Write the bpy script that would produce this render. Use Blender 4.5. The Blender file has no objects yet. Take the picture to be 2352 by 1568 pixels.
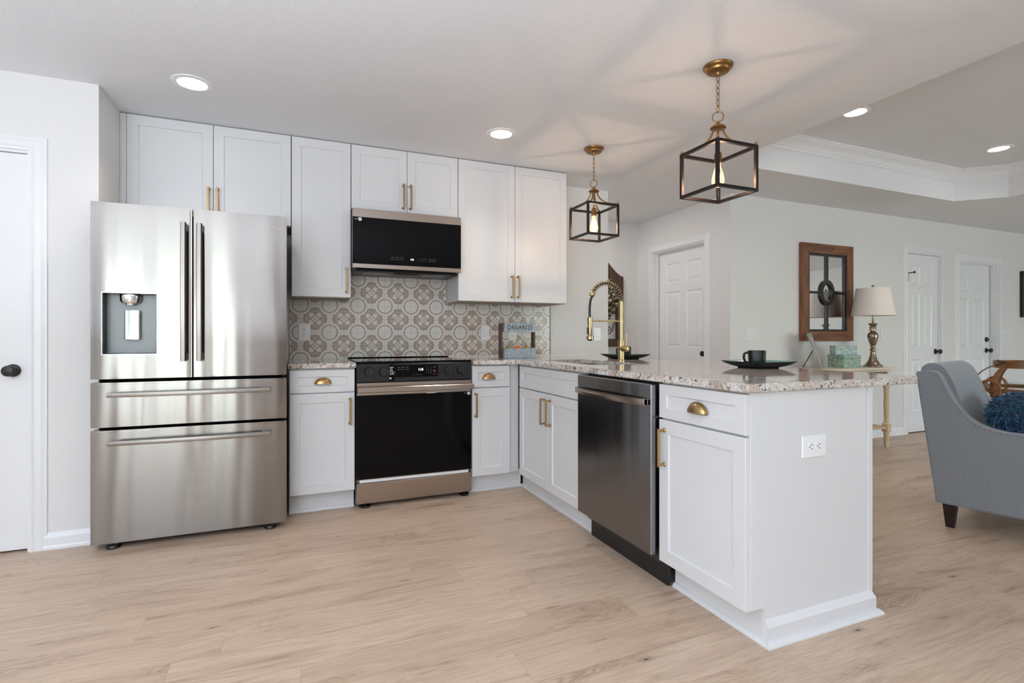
import bpy, bmesh, math, random
from math import sin, cos, pi, radians as R
from mathutils import Vector, Matrix
random.seed(7)
C = bpy.context.scene.collection
S = bpy.context.scene

# ------------------------------------------------------------------ camera, world, light, exposure
EXPOSURE = 0.12
cd = bpy.data.cameras.new('camera'); cam = bpy.data.objects.new('camera', cd); C.objects.link(cam)
cam.location = (0, 0, 1.084); cam.rotation_euler = (R(90), 0, R(-22.416))
cd.sensor_width = 36; cd.lens = 1184.78 / 2352 * 36
cd.shift_x = (1176 - 1171.05) / 2352; cd.shift_y = -(784 - 773.27) / 2352
cd.clip_start = 0.02
S.camera = cam
S.view_settings.view_transform = 'Standard'; S.view_settings.look = 'None'
S.view_settings.gamma = 1; S.view_settings.use_curve_mapping = False
S.view_settings.exposure = EXPOSURE
S.cycles.use_denoising = True
S.cycles.max_bounces = 10; S.cycles.diffuse_bounces = 6; S.cycles.glossy_bounces = 5
S.cycles.transmission_bounces = 6; S.cycles.transparent_max_bounces = 20
S.cycles.sample_clamp_indirect = 6; S.cycles.caustics_reflective = False; S.cycles.caustics_refractive = False

W = bpy.data.worlds.new('sky'); S.world = W; W.use_nodes = True
wt = W.node_tree; wt.nodes.clear()
wo = wt.nodes.new('ShaderNodeOutputWorld'); wb = wt.nodes.new('ShaderNodeBackground')
wc = wt.nodes.new('ShaderNodeTexCoord'); ws = wt.nodes.new('ShaderNodeSeparateXYZ'); wr = wt.nodes.new('ShaderNodeValToRGB')
wn = wt.nodes.new('ShaderNodeTexNoise'); wn.inputs['Scale'].default_value = 9; wn.inputs['Detail'].default_value = 3
wm = wt.nodes.new('ShaderNodeMath'); wm.operation = 'MULTIPLY_ADD'; wm.inputs[1].default_value = 0.35; wm.inputs[2].default_value = -0.17
wa = wt.nodes.new('ShaderNodeMath'); wa.operation = 'ADD'
wt.links.new(wc.outputs['Generated'], ws.inputs[0]); wt.links.new(wc.outputs['Generated'], wn.inputs['Vector'])
wt.links.new(wn.outputs['Fac'], wm.inputs[0]); wt.links.new(wm.outputs[0], wa.inputs[0]); wt.links.new(ws.outputs[2], wa.inputs[1])
wt.links.new(wa.outputs[0], wr.inputs[0]); wt.links.new(wr.outputs[0], wb.inputs[0]); wt.links.new(wb.outputs[0], wo.inputs[0])
cr = wr.color_ramp; cr.elements[0].position = 0.0; cr.elements[0].color = (.50, .56, .58, 1)
cr.elements[1].position = .18; cr.elements[1].color = (.84, .95, 1.14, 1)
e = cr.elements.new(.05); e.color = (.46, .62, .50, 1); e = cr.elements.new(.12); e.color = (.78, .88, .94, 1)
wb.inputs[1].default_value = 3.0

WORLD_STRENGTH = 10.5
wb.inputs[1].default_value = WORLD_STRENGTH
def portal(name, loc, rot, sx, sy):           # guides the sampling of the sky through an opening
    l = bpy.data.lights.new(name, 'AREA'); l.shape = 'RECTANGLE'; l.size = sx; l.size_y = sy
    l.cycles.is_portal = True
    o = bpy.data.objects.new(name, l); C.objects.link(o); o.location = loc; o.rotation_euler = rot; return o
def area(name, loc, rot, sx, sy, power, col):
    l = bpy.data.lights.new(name, 'AREA'); l.shape = 'RECTANGLE'; l.size = sx; l.size_y = sy; l.energy = power; l.color = col
    o = bpy.data.objects.new(name, l); C.objects.link(o); o.location = loc; o.rotation_euler = rot; return o
area('bounced_flash', (-1.15, -.62, 1.05), (R(180), 0, 0), 2.1, 2.1, 160, (.83, .94, 1.09))     # photographer's light, thrown up at the ceiling
area('hall_fill_light', (2.6, 4.55, 2.40), (0, 0, 0), .3, .3, 9, (1, .95, .9))  # unseen fill added to brighten the hall and its door
WINS = [  # wall, lo, hi, z0, z1 : openings of the unseen rooms behind the camera, last two added and sized for light
    ('rear', -2.62, -1.56, .03, 2.22), ('rear', -1.38, -.90, .03, 2.22), ('rear', 5.0, 8.8, .45, 2.2), ('side', -2.7, -1.3, .35, 2.1)]
for w_, a_, b_, c_, d_ in WINS:
    if w_ == 'rear': portal('window_portal', ((a_ + b_) / 2, -3.14, (c_ + d_) / 2), (R(90), 0, R(180)), b_ - a_, d_ - c_)
    else: portal('window_portal', (-2.86, (a_ + b_) / 2, (c_ + d_) / 2), (R(90), 0, R(90)), b_ - a_, d_ - c_)

# ------------------------------------------------------------------ node helpers
def srgb(r, g=None, b=None):
    if g is None: g = b = r
    f = lambda c: ((c / 255) / 12.92 if c / 255 <= .04045 else ((c / 255 + .055) / 1.055) ** 2.4)
    return (f(r), f(g), f(b), 1)
class NT:
    def __init__(s, name):
        s.m = bpy.data.materials.new(name); s.m.use_nodes = True; s.t = s.m.node_tree
        s.b = s.t.nodes['Principled BSDF']
    def n(s, typ, **k):
        o = s.t.nodes.new('ShaderNode' + typ)
        for a, v in k.items(): setattr(o, a, v)
        return o
    def l(s, a, b): s.t.links.new(a.s if isinstance(a, V) else a, b)
    def set(s, inp, v):
        if isinstance(v, V): s.l(v, inp)
        elif hasattr(v, 'is_output'): s.t.links.new(v, inp)
        else: inp.default_value = v
    def math(s, op, *a, clamp=False):
        o = s.n('Math', operation=op, use_clamp=clamp)
        for i, x in enumerate(a): s.set(o.inputs[i], x)
        return V(s, o.outputs[0])
    def coords(s, kind='Object'):
        c = s.n('TexCoord'); x = s.n('SeparateXYZ'); s.l(c.outputs[kind], x.inputs[0])
        return V(s, x.outputs[0]), V(s, x.outputs[1]), V(s, x.outputs[2])
    def vec(s, x, y, z=0.0):
        c = s.n('CombineXYZ')
        for i, q in enumerate((x, y, z)): s.set(c.inputs[i], q)
        return c.outputs[0]
    def noise(s, vec, scale, detail=3, rough=.55, dist=0.0):
        o = s.n('TexNoise'); s.t.links.new(vec, o.inputs['Vector'])
        o.inputs['Scale'].default_value = scale; o.inputs['Detail'].default_value = detail
        o.inputs['Roughness'].default_value = rough; o.inputs['Distortion'].default_value = dist
        return V(s, o.outputs['Fac'])
    def vor(s, vec, scale, out='Distance', feature='F1'):
        o = s.n('TexVoronoi', feature=feature); s.t.links.new(vec, o.inputs['Vector']); o.inputs['Scale'].default_value = scale
        return o.outputs[out]
    def mix(s, f, a, b, blend='MIX'):
        o = s.n('MixRGB', blend_type=blend); s.set(o.inputs[0], f); s.set(o.inputs[1], a); s.set(o.inputs[2], b); return o.outputs[0]
    def sstep(s, v, a, b, lo=0.0, hi=1.0):
        o = s.n('MapRange', interpolation_type='SMOOTHSTEP'); s.set(o.inputs[0], v)
        for i, q in zip((1, 2, 3, 4), (a, b, lo, hi)): o.inputs[i].default_value = q
        return V(s, o.outputs[0])
    def bump(s, h, strength=.3, dist=.002):
        o = s.n('Bump'); o.inputs['Strength'].default_value = strength; o.inputs['Distance'].default_value = dist
        s.set(o.inputs['Height'], h); s.t.links.new(o.outputs[0], s.b.inputs['Normal'])
class V:
    def __init__(s, t, o): s.t = t; s.s = o
    def __add__(s, o): return s.t.math('ADD', s, o)
    __radd__ = __add__
    def __sub__(s, o): return s.t.math('SUBTRACT', s, o)
    def __rsub__(s, o): return s.t.math('SUBTRACT', o, s)
    def __mul__(s, o): return s.t.math('MULTIPLY', s, o)
    __rmul__ = __mul__
    def __truediv__(s, o): return s.t.math('DIVIDE', s, o)
    def abs(s): return s.t.math('ABSOLUTE', s)
    def frac(s): return s.t.math('FRACT', s)
    def floor(s): return s.t.math('FLOOR', s)
    def min(s, o): return s.t.math('MINIMUM', s, o)
    def max(s, o): return s.t.math('MAXIMUM', s, o)
    def lt(s, o): return s.t.math('LESS_THAN', s, o)
    def gt(s, o): return s.t.math('GREATER_THAN', s, o)
    def sqrt(s): return s.t.math('SQRT', s)
    def sin(s): return s.t.math('SINE', s)

def mat(name, col, rough=.5, metal=0.0, spec=.5, emit=None, es=0.0, coat=0.0, aniso=0.0, bump=None, trans=0.0, ior=None, sheen=0.0):
    t = NT(name); b = t.b.inputs
    b['Base Color'].default_value = col; b['Roughness'].default_value = rough; b['Metallic'].default_value = metal
    b['Specular IOR Level'].default_value = spec; b['Coat Weight'].default_value = coat
    if aniso: b['Anisotropic'].default_value = aniso
    if emit: b['Emission Color'].default_value = emit; b['Emission Strength'].default_value = es
    if trans: b['Transmission Weight'].default_value = trans
    if ior: b['IOR'].default_value = ior
    if sheen: b['Sheen Weight'].default_value = sheen
    if bump:
        c = t.n('TexCoord'); h = t.noise(c.outputs['Object'], bump[0], 3, .6); t.bump(h, bump[1], bump[2])
    return t.m

M = {}
M['wall'] = mat('wall_paint', srgb(226, 225, 224), .55, bump=(90, .12, .002))
M['ceiling'] = mat('ceiling_paint', srgb(228, 229, 231), .8, bump=(70, .35, .003))
M['trim'] = mat('white_trim_paint', srgb(233, 234, 236), .28)
M['cab'] = mat('white_cabinet_lacquer', srgb(217, 217, 218), .38)
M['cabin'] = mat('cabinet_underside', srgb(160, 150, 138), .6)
M['black'] = mat('matte_black_metal', (.012, .012, .013, 1), .4)
M['blackp'] = mat('black_plastic', (.012, .012, .013, 1), .35)
M['blackg'] = mat('black_glass', (.003, .003, .0035, 1), .04, spec=.13)
M['panel'] = mat('black_enamel_panel', (.012, .012, .014, 1), .28)
M['dark'] = mat('dark_gap', (.01, .01, .01, 1), .9, spec=.1)
M['darkgrey'] = mat('dark_grey_plastic', srgb(56, 58, 60), .4)
M['midgrey'] = mat('mid_grey_plastic', srgb(150, 153, 155), .25)
M['chrome'] = mat('chrome', (.75, .75, .75, 1), .08, 1)
M['plate'] = mat('white_plastic', srgb(238, 238, 238), .2)
M['slot'] = mat('outlet_slot', (.03, .03, .03, 1), .5)
M['white_print'] = mat('white_print', srgb(205, 208, 212), .5)
M['grey_print'] = mat('grey_print', srgb(120, 122, 125), .5)
M['digit'] = mat('lit_digits', (.6, .8, 1, 1), .5, emit=(.65, .85, 1, 1), es=3)
M['logo'] = mat('pale_logo', srgb(190, 184, 178), .4)
M['red_print'] = mat('dark_red_print', srgb(90, 30, 30), .5)
M['brass'] = mat('brushed_brass', srgb(184, 152, 108), .3, 1)
M['champ'] = mat('champagne_brass', srgb(194, 170, 128), .26, 1)
M['handle'] = mat('satin_grey_steel', srgb(142, 134, 128), .3, 1)
M['antique'] = mat('antique_brass', srgb(150, 112, 66), .35, .9)
M['bronze'] = mat('dark_bronze_frame', srgb(38, 32, 30), .42, .6)
M['nickel'] = mat('brushed_nickel', srgb(158, 142, 125), .25, 1)
M['steelin'] = mat('sink_steel', srgb(120, 118, 115), .25, 1)
M['lens'] = mat('lamp_lens', (1, 1, 1, 1), .5, emit=(1, .93, .84, 1), es=14)
M['teal'] = mat('teal_glaze', srgb(120, 172, 168), .15, coat=.5)
M['blackceramic'] = mat('black_ceramic', (.009, .009, .010, 1), .3, spec=.3)
M['mirror'] = mat('mirror_glass', (.82, .83, .82, 1), .02, 1)
M['chairleg'] = mat('espresso_wood', srgb(32, 22, 20), .3)
M['shade'] = mat('linen_shade', srgb(240, 232, 224), .9, sheen=.3, bump=(260, .25, .001))
M['tablep'] = mat('cream_paint', srgb(226, 214, 196), .45)
M['pear'] = mat('pear_skin', srgb(150, 140, 30), .35)
M['orange'] = mat('orange_skin', srgb(240, 100, 20), .4, bump=(200, .2, .001))
M['stem'] = mat('fruit_stem', srgb(50, 35, 20), .7)
M['apple'] = mat('dark_red_skin', srgb(120, 60, 40), .35)
M['wax'] = mat('candle_wax', srgb(240, 232, 212), .5)
M['clear'] = mat('clear_glass', (1, 1, 1, 1), .01, trans=1, ior=1.02)
M['fil'] = mat('glowing_filament', (1, .6, .3, 1), .5, emit=(1, .62, .32, 1), es=30)

def bulbmat():
    t = NT('bulb_glass'); tr = t.n('BsdfTransparent'); gl = t.n('BsdfGlossy'); em = t.n('Emission'); mx = t.n('MixShader'); ad = t.n('AddShader')
    tr.inputs[0].default_value = (1, .93, .85, 1); gl.inputs['Roughness'].default_value = .03
    em.inputs[0].default_value = (1, .72, .45, 1); em.inputs[1].default_value = .35
    fr = t.n('Fresnel'); fr.inputs[0].default_value = 1.5
    t.t.links.new(fr.outputs[0], mx.inputs[0]); t.t.links.new(tr.outputs[0], mx.inputs[1]); t.t.links.new(gl.outputs[0], mx.inputs[2])
    t.t.links.new(mx.outputs[0], ad.inputs[0]); t.t.links.new(em.outputs[0], ad.inputs[1])
    t.t.links.new(ad.outputs[0], t.t.nodes['Material Output'].inputs[0]); return t.m
M['bulb'] = bulbmat()
def thinglass(name, tint, f=1.45, rough=.0):
    t = NT(name); tr = t.n('BsdfTransparent'); gl = t.n('BsdfGlossy'); mx = t.n('MixShader'); fr = t.n('Fresnel')
    tr.inputs[0].default_value = tint; gl.inputs['Roughness'].default_value = rough; fr.inputs[0].default_value = f
    t.t.links.new(fr.outputs[0], mx.inputs[0]); t.t.links.new(tr.outputs[0], mx.inputs[1]); t.t.links.new(gl.outputs[0], mx.inputs[2])
    t.t.links.new(mx.outputs[0], t.t.nodes['Material Output'].inputs[0]); return t.m
M['pane'] = thinglass('window_glass', (.97, .98, .97, 1), 1.3)
M['clear'] = thinglass('clear_glass', (.96, .97, .97, 1), 1.45)
_t = M['clear'].node_tree; _lw = _t.nodes.new('ShaderNodeLayerWeight'); _lw.inputs[0].default_value = .3
_mu = _t.nodes.new('ShaderNodeMath'); _mu.operation = 'MULTIPLY'; _mu.inputs[1].default_value = .3
_t.links.new(_lw.outputs['Facing'], _mu.inputs[0])
for _n in _t.nodes:
    if _n.type == 'MIX_SHADER': _t.links.new(_mu.outputs[0], _n.inputs[0])

TANG = (0.0, 0.0, 1.0)
def steel(name, col, rough, horiz=True, aniso=.75):
    t = NT(name); x, y, z = t.coords()
    h = t.noise(t.vec(x * 3, y * 3, z * 900), 1.0, 2, .6)
    t.set(t.b.inputs['Base Color'], t.mix(h, tuple(c * .93 for c in col[:3]) + (1,), tuple(min(1, c * 1.05) for c in col[:3]) + (1,)))
    t.b.inputs['Metallic'].default_value = 1
    t.set(t.b.inputs['Roughness'], t.sstep(h, .2, .8, rough * .85, rough * 1.15))
    t.b.inputs['Anisotropic'].default_value = aniso
    t.t.links.new(t.vec(TANG[0], TANG[1], TANG[2]), t.b.inputs['Tangent'])
    # gentle sheet-metal ripple, wide across the panel
    w = t.noise(t.vec(x * 2.6, y * 2.6, z * .2), 3.0, 1, .5)
    t.bump(w, .5, .006)
    return t.m
M['steel'] = steel('brushed_stainless_steel', srgb(139, 133, 128), .16, aniso=.98)
M['steeldark'] = steel('dark_stainless_steel', srgb(140, 141, 144), .22, aniso=.6)
M['steelflat'] = mat('satin_stainless_trim', srgb(178, 166, 156), .24, 1)

def granite():
    t = NT('granite'); c = t.n('TexCoord'); o = c.outputs['Object']
    n1 = t.noise(o, 12, 4, .6, .8); n2 = t.noise(o, 85, 4, .7); n3 = t.noise(o, 240, 2, .6); cl = t.noise(o, 22, 3, .6, .5)
    base = t.mix(t.sstep(n1, .40, .66), srgb(220, 216, 211), srgb(188, 172, 158))
    base = t.mix(t.sstep(n2, .52, .60, 0, .75), base, srgb(150, 138, 130))
    k = n2 * .55 + n3 * .35 + cl * .45
    base = t.mix(t.sstep(k, .735, .775), base, srgb(66, 58, 58))
    v = V(t, t.vor(o, 95))
    base = t.mix(t.sstep(v + cl * .35, .22, .27, 1, 0) * .85, base, srgb(48, 44, 48))
    t.set(t.b.inputs['Base Color'], base); t.b.inputs['Roughness'].default_value = .07
    t.b.inputs['Specular IOR Level'].default_value = .6
    return t.m
M['granite'] = granite()

def floor():
    t = NT('oak_plank_floor'); x, y, z = t.coords()
    PW = .182; PL = 1.22
    row = ((y + 10) / PW).floor()
    h = t.math('FRACT', (row * 12.9898).sin() * 43758.5453)
    xs = x + 20 + h * PL
    col = (xs / PL).floor()
    rnd = t.math('FRACT', (row * 7.13 + col * 3.71 + .5).sin() * 9731.17)
    rnd2 = t.math('FRACT', (row * 1.93 + col * 9.17 + .2).sin() * 5311.7)
    fy = ((y + 10) / PW).frac(); fx = (xs / PL).frac()
    seam = (fy.min(1 - fy) * PW).min(fx.min(1 - fx) * PL)
    sv = t.vec(x * 1.0 + rnd * 31, y * 7.0 + rnd2 * 17, rnd * 9)
    big = t.noise(sv, 1.5, 3, .6, .9)                  # soft streaks along the plank
    warp = t.noise(t.vec(x * 2.0 + rnd * 3, y * 7, rnd), 1.5, 3, .6)
    mid = t.noise(t.vec(x * 2.4 + rnd * 13, y * 60 + warp * 3.5 + rnd2 * 5, rnd * 5), 1.3, 4, .7)
    fine = t.noise(t.vec(x * 9 + rnd * 13, y * 300 + warp * 7, rnd * 5), 1.6, 3, .65)
    cath = t.noise(t.vec(x * 1.35 + rnd * 7, y * 6.5 + rnd2 * 3, rnd * 3), 1.25, 3, .5, .5)
    ring = (cath * 190 + mid * 5).sin() * .5 + .5       # cathedral grain
    ringm = t.sstep(cath, .54, .66)
    pore = t.noise(t.vec(x * 5 + rnd * 3, y * 95 + warp * 5, 0.0), 1.7, 2, .5)
    a = t.mix(rnd, srgb(204, 180, 156), srgb(214, 191, 168))
    a = t.mix(t.sstep(mid, .40, .68, 0, .50), a, srgb(176, 150, 128))
    a = t.mix(t.sstep(big, .48, .68, .0, .48), a, srgb(168, 143, 122))
    a = t.mix(t.sstep(big, .62, .76, .0, .55), a, srgb(128, 104, 88))
    a = t.mix(t.sstep(fine, .42, .72, 0, .45), a, srgb(160, 134, 113))
    a = t.mix(ring * ringm * .5, a, srgb(140, 114, 95))
    a = t.mix(t.sstep(pore, .66, .74, 0, .6) * t.sstep(big, .45, .6), a, srgb(96, 74, 60))
    kv = t.vor(t.vec(x * 1.9 + rnd * 5, y * 5.5 + rnd2, 0.0), 1.25)
    kn = V(t, kv) + (warp - .5) * .04
    a = t.mix(t.sstep(kn, .03, .13, .5, 0), a, srgb(134, 106, 88))
    a = t.mix(t.sstep(kn, .012, .034, .9, 0), a, srgb(70, 52, 42))
    a = t.mix(t.sstep(seam, .0003, .0011, .35, 0), a, srgb(120, 98, 82))
    t.set(t.b.inputs['Base Color'], a)
    t.set(t.b.inputs['Roughness'], t.sstep(fine, .3, .8, .36, .48)); t.b.inputs['Specular IOR Level'].default_value = .4
    t.bump(t.sstep(seam, .0, .002) + fine * .15, .25, .0012)
    return t.m
M['floor'] = floor()

def tile():
    t = NT('patterned_backsplash_tile'); x, y, z = t.coords()
    T = .1993
    u = ((x - .42) / T).frac(); w = ((z - 1.3155) / T).frac()
    a = (u - .5).abs(); b = (w - .5).abs()              # 0 centre .. .5 edge
    ca = .5 - a; cb = .5 - b
    rc = (ca * ca + cb * cb).sqrt()                     # distance from the nearest tile corner
    ln = lambda v, c, hw: t.sstep((v - c).abs(), hw, hw + .012, 1, 0)
    inn = lambda v, e: t.sstep(v, e - .006, e + .006, 1, 0)   # 1 where v < e
    ring = ln(rc, .268, .017)
    ab = a.max(b); mn = a.min(b)
    med = inn(ab, .40) * (1 - inn(rc, .375))            # medallion body
    med_in = inn(ab, .345) * (1 - inn(rc, .435))
    band = med * (1 - med_in)
    spike = inn(mn * 2.2 + ab, .465) * (1 - inn(ab, .395))
    # scrolls inside, mirrored over both axes and the diagonal
    p = a.max(b); q = a.min(b)
    d1 = ((p - .20) * (p - .20) + (q - .085) * (q - .085)).sqrt()
    dot = inn(((p - .235) * (p - .235) + (q - .105) * (q - .105)).sqrt(), .040)
    dc = ((a - .175) * (a - .175) + (b - .175) * (b - .175)).sqrt()
    arc = ln(dc, .145, .013) * inn(a + b, .36)
    stem = inn(q, .020) * inn(p, .345) * (1 - inn(p, .14))
    leaf = inn(q * 1.1 + (p - .20).abs() * .8, .055)
    ctr = ln(a + b, .05, .008)
    fan = inn(q, .12) * inn(p, .345) * (1 - inn(p, .29))
    ink = ring.max(band).max(spike).max(dot).max(arc * inn(ab, .34)).max(stem).max(leaf).max(ctr).max(fan)
    c = t.n('TexCoord')
    wear = t.noise(t.vec(x * 60, y, z * 260), 1, 3, .6); wear2 = t.noise(c.outputs['Object'], 9, 3, .6)
    inkc = t.mix(wear2, srgb(158, 136, 122), srgb(188, 168, 154))
    inkc = t.mix(t.sstep(wear, .35, .7, 0, .55), inkc, srgb(122, 102, 94))
    base = t.mix(ink * t.sstep(wear, .30, .48, .62, .95), srgb(216, 211, 204), inkc)
    grout = t.sstep((.5 - a).min(.5 - b), .003, .007, 1, 0)
    base = t.mix(grout * .75, base, srgb(150, 150, 148))
    t.set(t.b.inputs['Base Color'], base); t.b.inputs['Roughness'].default_value = .16
    t.bump(1 - grout, .3, .001)
    return t.m
M['tile'] = tile()

def wood(name, c1, c2, c3, sc=1.0, axis='x', rough=.45):
    t = NT(name); x, y, z = t.coords()
    v = {'x': (x * 2, y * 22, z * 22), 'z': (x * 22, y * 22, z * 2), 'y': (x * 22, y * 2, z * 22)}[axis]
    n = t.noise(t.vec(v[0] * sc, v[1] * sc, v[2] * sc), 1.2, 4, .6, .7); c = t.n('TexCoord')
    k = V(t, t.vor(c.outputs['Object'], 9 * sc))
    a = t.mix(t.sstep(n, .3, .7), c1, c2); a = t.mix(t.sstep(k, .05, .16, .8, 0), a, c3)
    t.set(t.b.inputs['Base Color'], a); t.b.inputs['Roughness'].default_value = rough; t.bump(n, .15, .001); return t.m
M['frame_h'] = wood('reclaimed_wood_horizontal', srgb(98, 62, 38), srgb(140, 88, 54), srgb(52, 30, 20))
M['frame_v'] = wood('reclaimed_wood_upright', srgb(98, 62, 38), srgb(140, 88, 54), srgb(52, 30, 20), axis='z')
M['walnut'] = wood('dark_walnut', srgb(62, 42, 28), srgb(88, 62, 42), srgb(40, 26, 18), axis='z')
M['lantern'] = wood('bent_brown_wood', srgb(112, 72, 38), srgb(142, 94, 52), srgb(90, 56, 30), rough=.4)
M['greywood'] = wood('weathered_grey_wood', srgb(138, 132, 124), srgb(176, 170, 162), srgb(110, 104, 98), axis='z')
M['drawerwood'] = wood('greyed_drawer_wood', srgb(118, 100, 86), srgb(158, 140, 124), srgb(90, 76, 66))
M['tablewood'] = wood('brown_side_table', srgb(96, 66, 42), srgb(120, 84, 54), srgb(70, 46, 30))
M['leg'] = mat('cream_turned_wood', srgb(218, 196, 160), .5)

def galv():
    t = NT('galvanised_metal'); c = t.n('TexCoord'); v = t.vor(c.outputs['Object'], 180, 'Color')
    s = t.n('SeparateXYZ'); t.t.links.new(v, s.inputs[0])
    a = t.mix(V(t, s.outputs[0]), srgb(120, 130, 140), srgb(172, 182, 190)); t.set(t.b.inputs['Base Color'], a)
    t.b.inputs['Metallic'].default_value = .45; t.b.inputs['Roughness'].default_value = .45; return t.m
M['galv'] = galv()
def shell(name, cs):
    t = NT(name); x, y, z = t.coords(); v = t.vor(t.vec(x * 55, y * 55, z * 190), 1.0, 'Color')
    s = t.n('SeparateXYZ'); t.t.links.new(v, s.inputs[0]); r = t.n('ValToRGB'); t.t.links.new(s.outputs[0], r.inputs[0])
    e = r.color_ramp.elements; e[0].color = cs[0]; e[1].color = cs[-1]
    for i, c in enumerate(cs[1:-1]): q = e.new((i + 1) / (len(cs) - 1)); q.color = c
    t.t.links.new(r.outputs[0], t.b.inputs['Base Color']); t.b.inputs['Roughness'].default_value = .3; return t.m
M['shell1'] = shell('green_shell_inlay', [srgb(98, 128, 108), srgb(150, 178, 158), srgb(176, 196, 178), srgb(80, 104, 100)])
M['shell2'] = shell('pale_blue_shell_inlay', [srgb(120, 156, 158), srgb(176, 204, 204), srgb(206, 222, 220), srgb(140, 164, 140)])
def fabric(name, c1, c2):
    t = NT(name); c = t.n('TexCoord'); x, y, z = t.coords()
    n = t.noise(c.outputs['Object'], 420, 2, .7); h = t.noise(t.vec(x * 900, y * 900, z * 60), 1, 1); g = t.noise(t.vec(x * 60, y * 60, z * 900), 1, 1)
    a = t.mix(t.sstep(n * .5 + h * .3 + g * .3, .35, .75), c1, c2); t.set(t.b.inputs['Base Color'], a)
    t.b.inputs['Roughness'].default_value = .95; t.b.inputs['Sheen Weight'].default_value = .25; t.bump(n + h, .3, .001); return t.m
M['fabric'] = fabric('grey_linen', srgb(110, 114, 120), srgb(146, 150, 156))
def shag():
    t = NT('shaggy_blue_ribbon'); o = t.n('NewGeometry')
    r = t.n('ValToRGB'); t.t.links.new(o.outputs['Random Per Island'], r.inputs[0]); e = r.color_ramp.elements
    e[0].color = srgb(6, 26, 66); e[1].color = srgb(30, 136, 150)
    q = e.new(.45); q.color = srgb(10, 58, 108); q = e.new(.75); q.color = srgb(12, 92, 122)
    t.t.links.new(r.outputs[0], t.b.inputs['Base Color']); t.b.inputs['Roughness'].default_value = .45; t.b.inputs['Sheen Weight'].default_value = .3; return t.m
M['shag'] = shag()
M['wreath'] = mat('wreath_base', srgb(60, 52, 38), .8)
M['petal'] = mat('dried_petal', srgb(170, 158, 140), .8)
M['berry'] = mat('dark_berry', srgb(70, 26, 30), .5)
M['olive'] = mat('olive_leaf', srgb(84, 78, 40), .7)
M['artblue'] = mat('pale_art_print', srgb(150, 190, 190), .4)

# ------------------------------------------------------------------ mesh helpers
def link(name, bm, m, parent=None, smooth=None, loc=None):
    bmesh.ops.recalc_face_normals(bm, faces=bm.faces)
    me = bpy.data.meshes.new(name); bm.to_mesh(me); bm.free()
    ms = m if isinstance(m, (list, tuple)) else [m]
    for q in ms: me.materials.append(M[q] if isinstance(q, str) else q)
    if smooth is not None:
        for p in me.polygons: p.use_smooth = True
        me.set_sharp_from_angle(angle=R(smooth))
    o = bpy.data.objects.new(name, me); C.objects.link(o)
    if parent: o.parent = parent
    if loc: o.location = loc
    return o
def tag(o, label=None, cat=None, group=None, kind=None):
    if label: o['label'] = label
    if cat: o['category'] = cat
    if group: o['group'] = group
    if kind: o['kind'] = kind
    return o
def thing(name, label, cat, loc=(0, 0, 0), rz=0, group=None):
    o = bpy.data.objects.new(name, None); C.objects.link(o); o.location = loc; o.rotation_euler = (0, 0, rz)
    o.empty_display_size = .05
    return tag(o, label, cat, group)
def copy_tree(o, parent=None):
    c = o.copy(); C.objects.link(c)
    if parent: c.parent = parent
    for ch in list(o.children): copy_tree(ch, c)
    return c
NB = bmesh.new
def box(bm, x0, x1, y0, y1, z0, z1, bev=0, seg=1, mi=0):
    vs = [bm.verts.new((x, y, z)) for z in (z0, z1) for y in (y0, y1) for x in (x0, x1)]
    fs = [bm.faces.new([vs[i] for i in q]) for q in ((0, 2, 3, 1), (4, 5, 7, 6), (0, 1, 5, 4), (2, 6, 7, 3), (0, 4, 6, 2), (1, 3, 7, 5))]
    for f in fs: f.material_index = mi
    if bev:
        es = list({e for f in fs for e in f.edges})
        bmesh.ops.bevel(bm, geom=es, offset=bev, segments=seg, affect='EDGES', profile=.5)
    return bm
def bx(*a, **k): return box(NB(), *a, **k)
def xform(bm, mtx, verts=None): bmesh.ops.transform(bm, matrix=mtx, verts=verts or bm.verts[:]); return bm
def lathe(bm, prof, n=32, axis='z', c=(0, 0, 0), cap=True, sx=1, sy=1):
    rings = []
    for r, h in prof:
        ring = []
        for i in range(n):
            t = 2 * pi * i / n; u, v = r * cos(t) * sx, r * sin(t) * sy
            p = {'z': (u, v, h), 'y': (u, h, v), 'x': (h, u, v)}[axis]
            ring.append(bm.verts.new((p[0] + c[0], p[1] + c[1], p[2] + c[2])))
        rings.append(ring)
    for a, b in zip(rings, rings[1:]):
        for i in range(n): bm.faces.new((a[i], a[(i + 1) % n], b[(i + 1) % n], b[i]))
    if cap:
        for q in (rings[0], rings[-1]): bm.faces.new(q)
    return bm
def tube(bm, pts, r, n=10, cap=True, closed=False):
    pts = [Vector(p) for p in pts]; N = len(pts); rings = []
    rr = r if isinstance(r, (list, tuple)) else [r] * N
    up = None
    for i, p in enumerate(pts):
        if closed: d = pts[(i + 1) % N] - pts[i - 1]
        else: d = (pts[min(i + 1, N - 1)] - pts[max(i - 1, 0)])
        d.normalize()
        if up is None:
            up = Vector((0, 0, 1)) if abs(d.z) < .9 else Vector((1, 0, 0))
        a = (up - d * up.dot(d)); a.normalize(); b = d.cross(a); up = a
        rings.append([bm.verts.new(p + (a * cos(2 * pi * k / n) + b * sin(2 * pi * k / n)) * rr[i]) for k in range(n)])
    M_ = N if closed else N - 1
    for i in range(M_):
        A, B = rings[i], rings[(i + 1) % N]
        for k in range(n): bm.faces.new((A[k], A[(k + 1) % n], B[(k + 1) % n], B[k]))
    if cap and not closed: bm.faces.new(rings[0]); bm.faces.new(rings[-1])
    return bm
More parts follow.
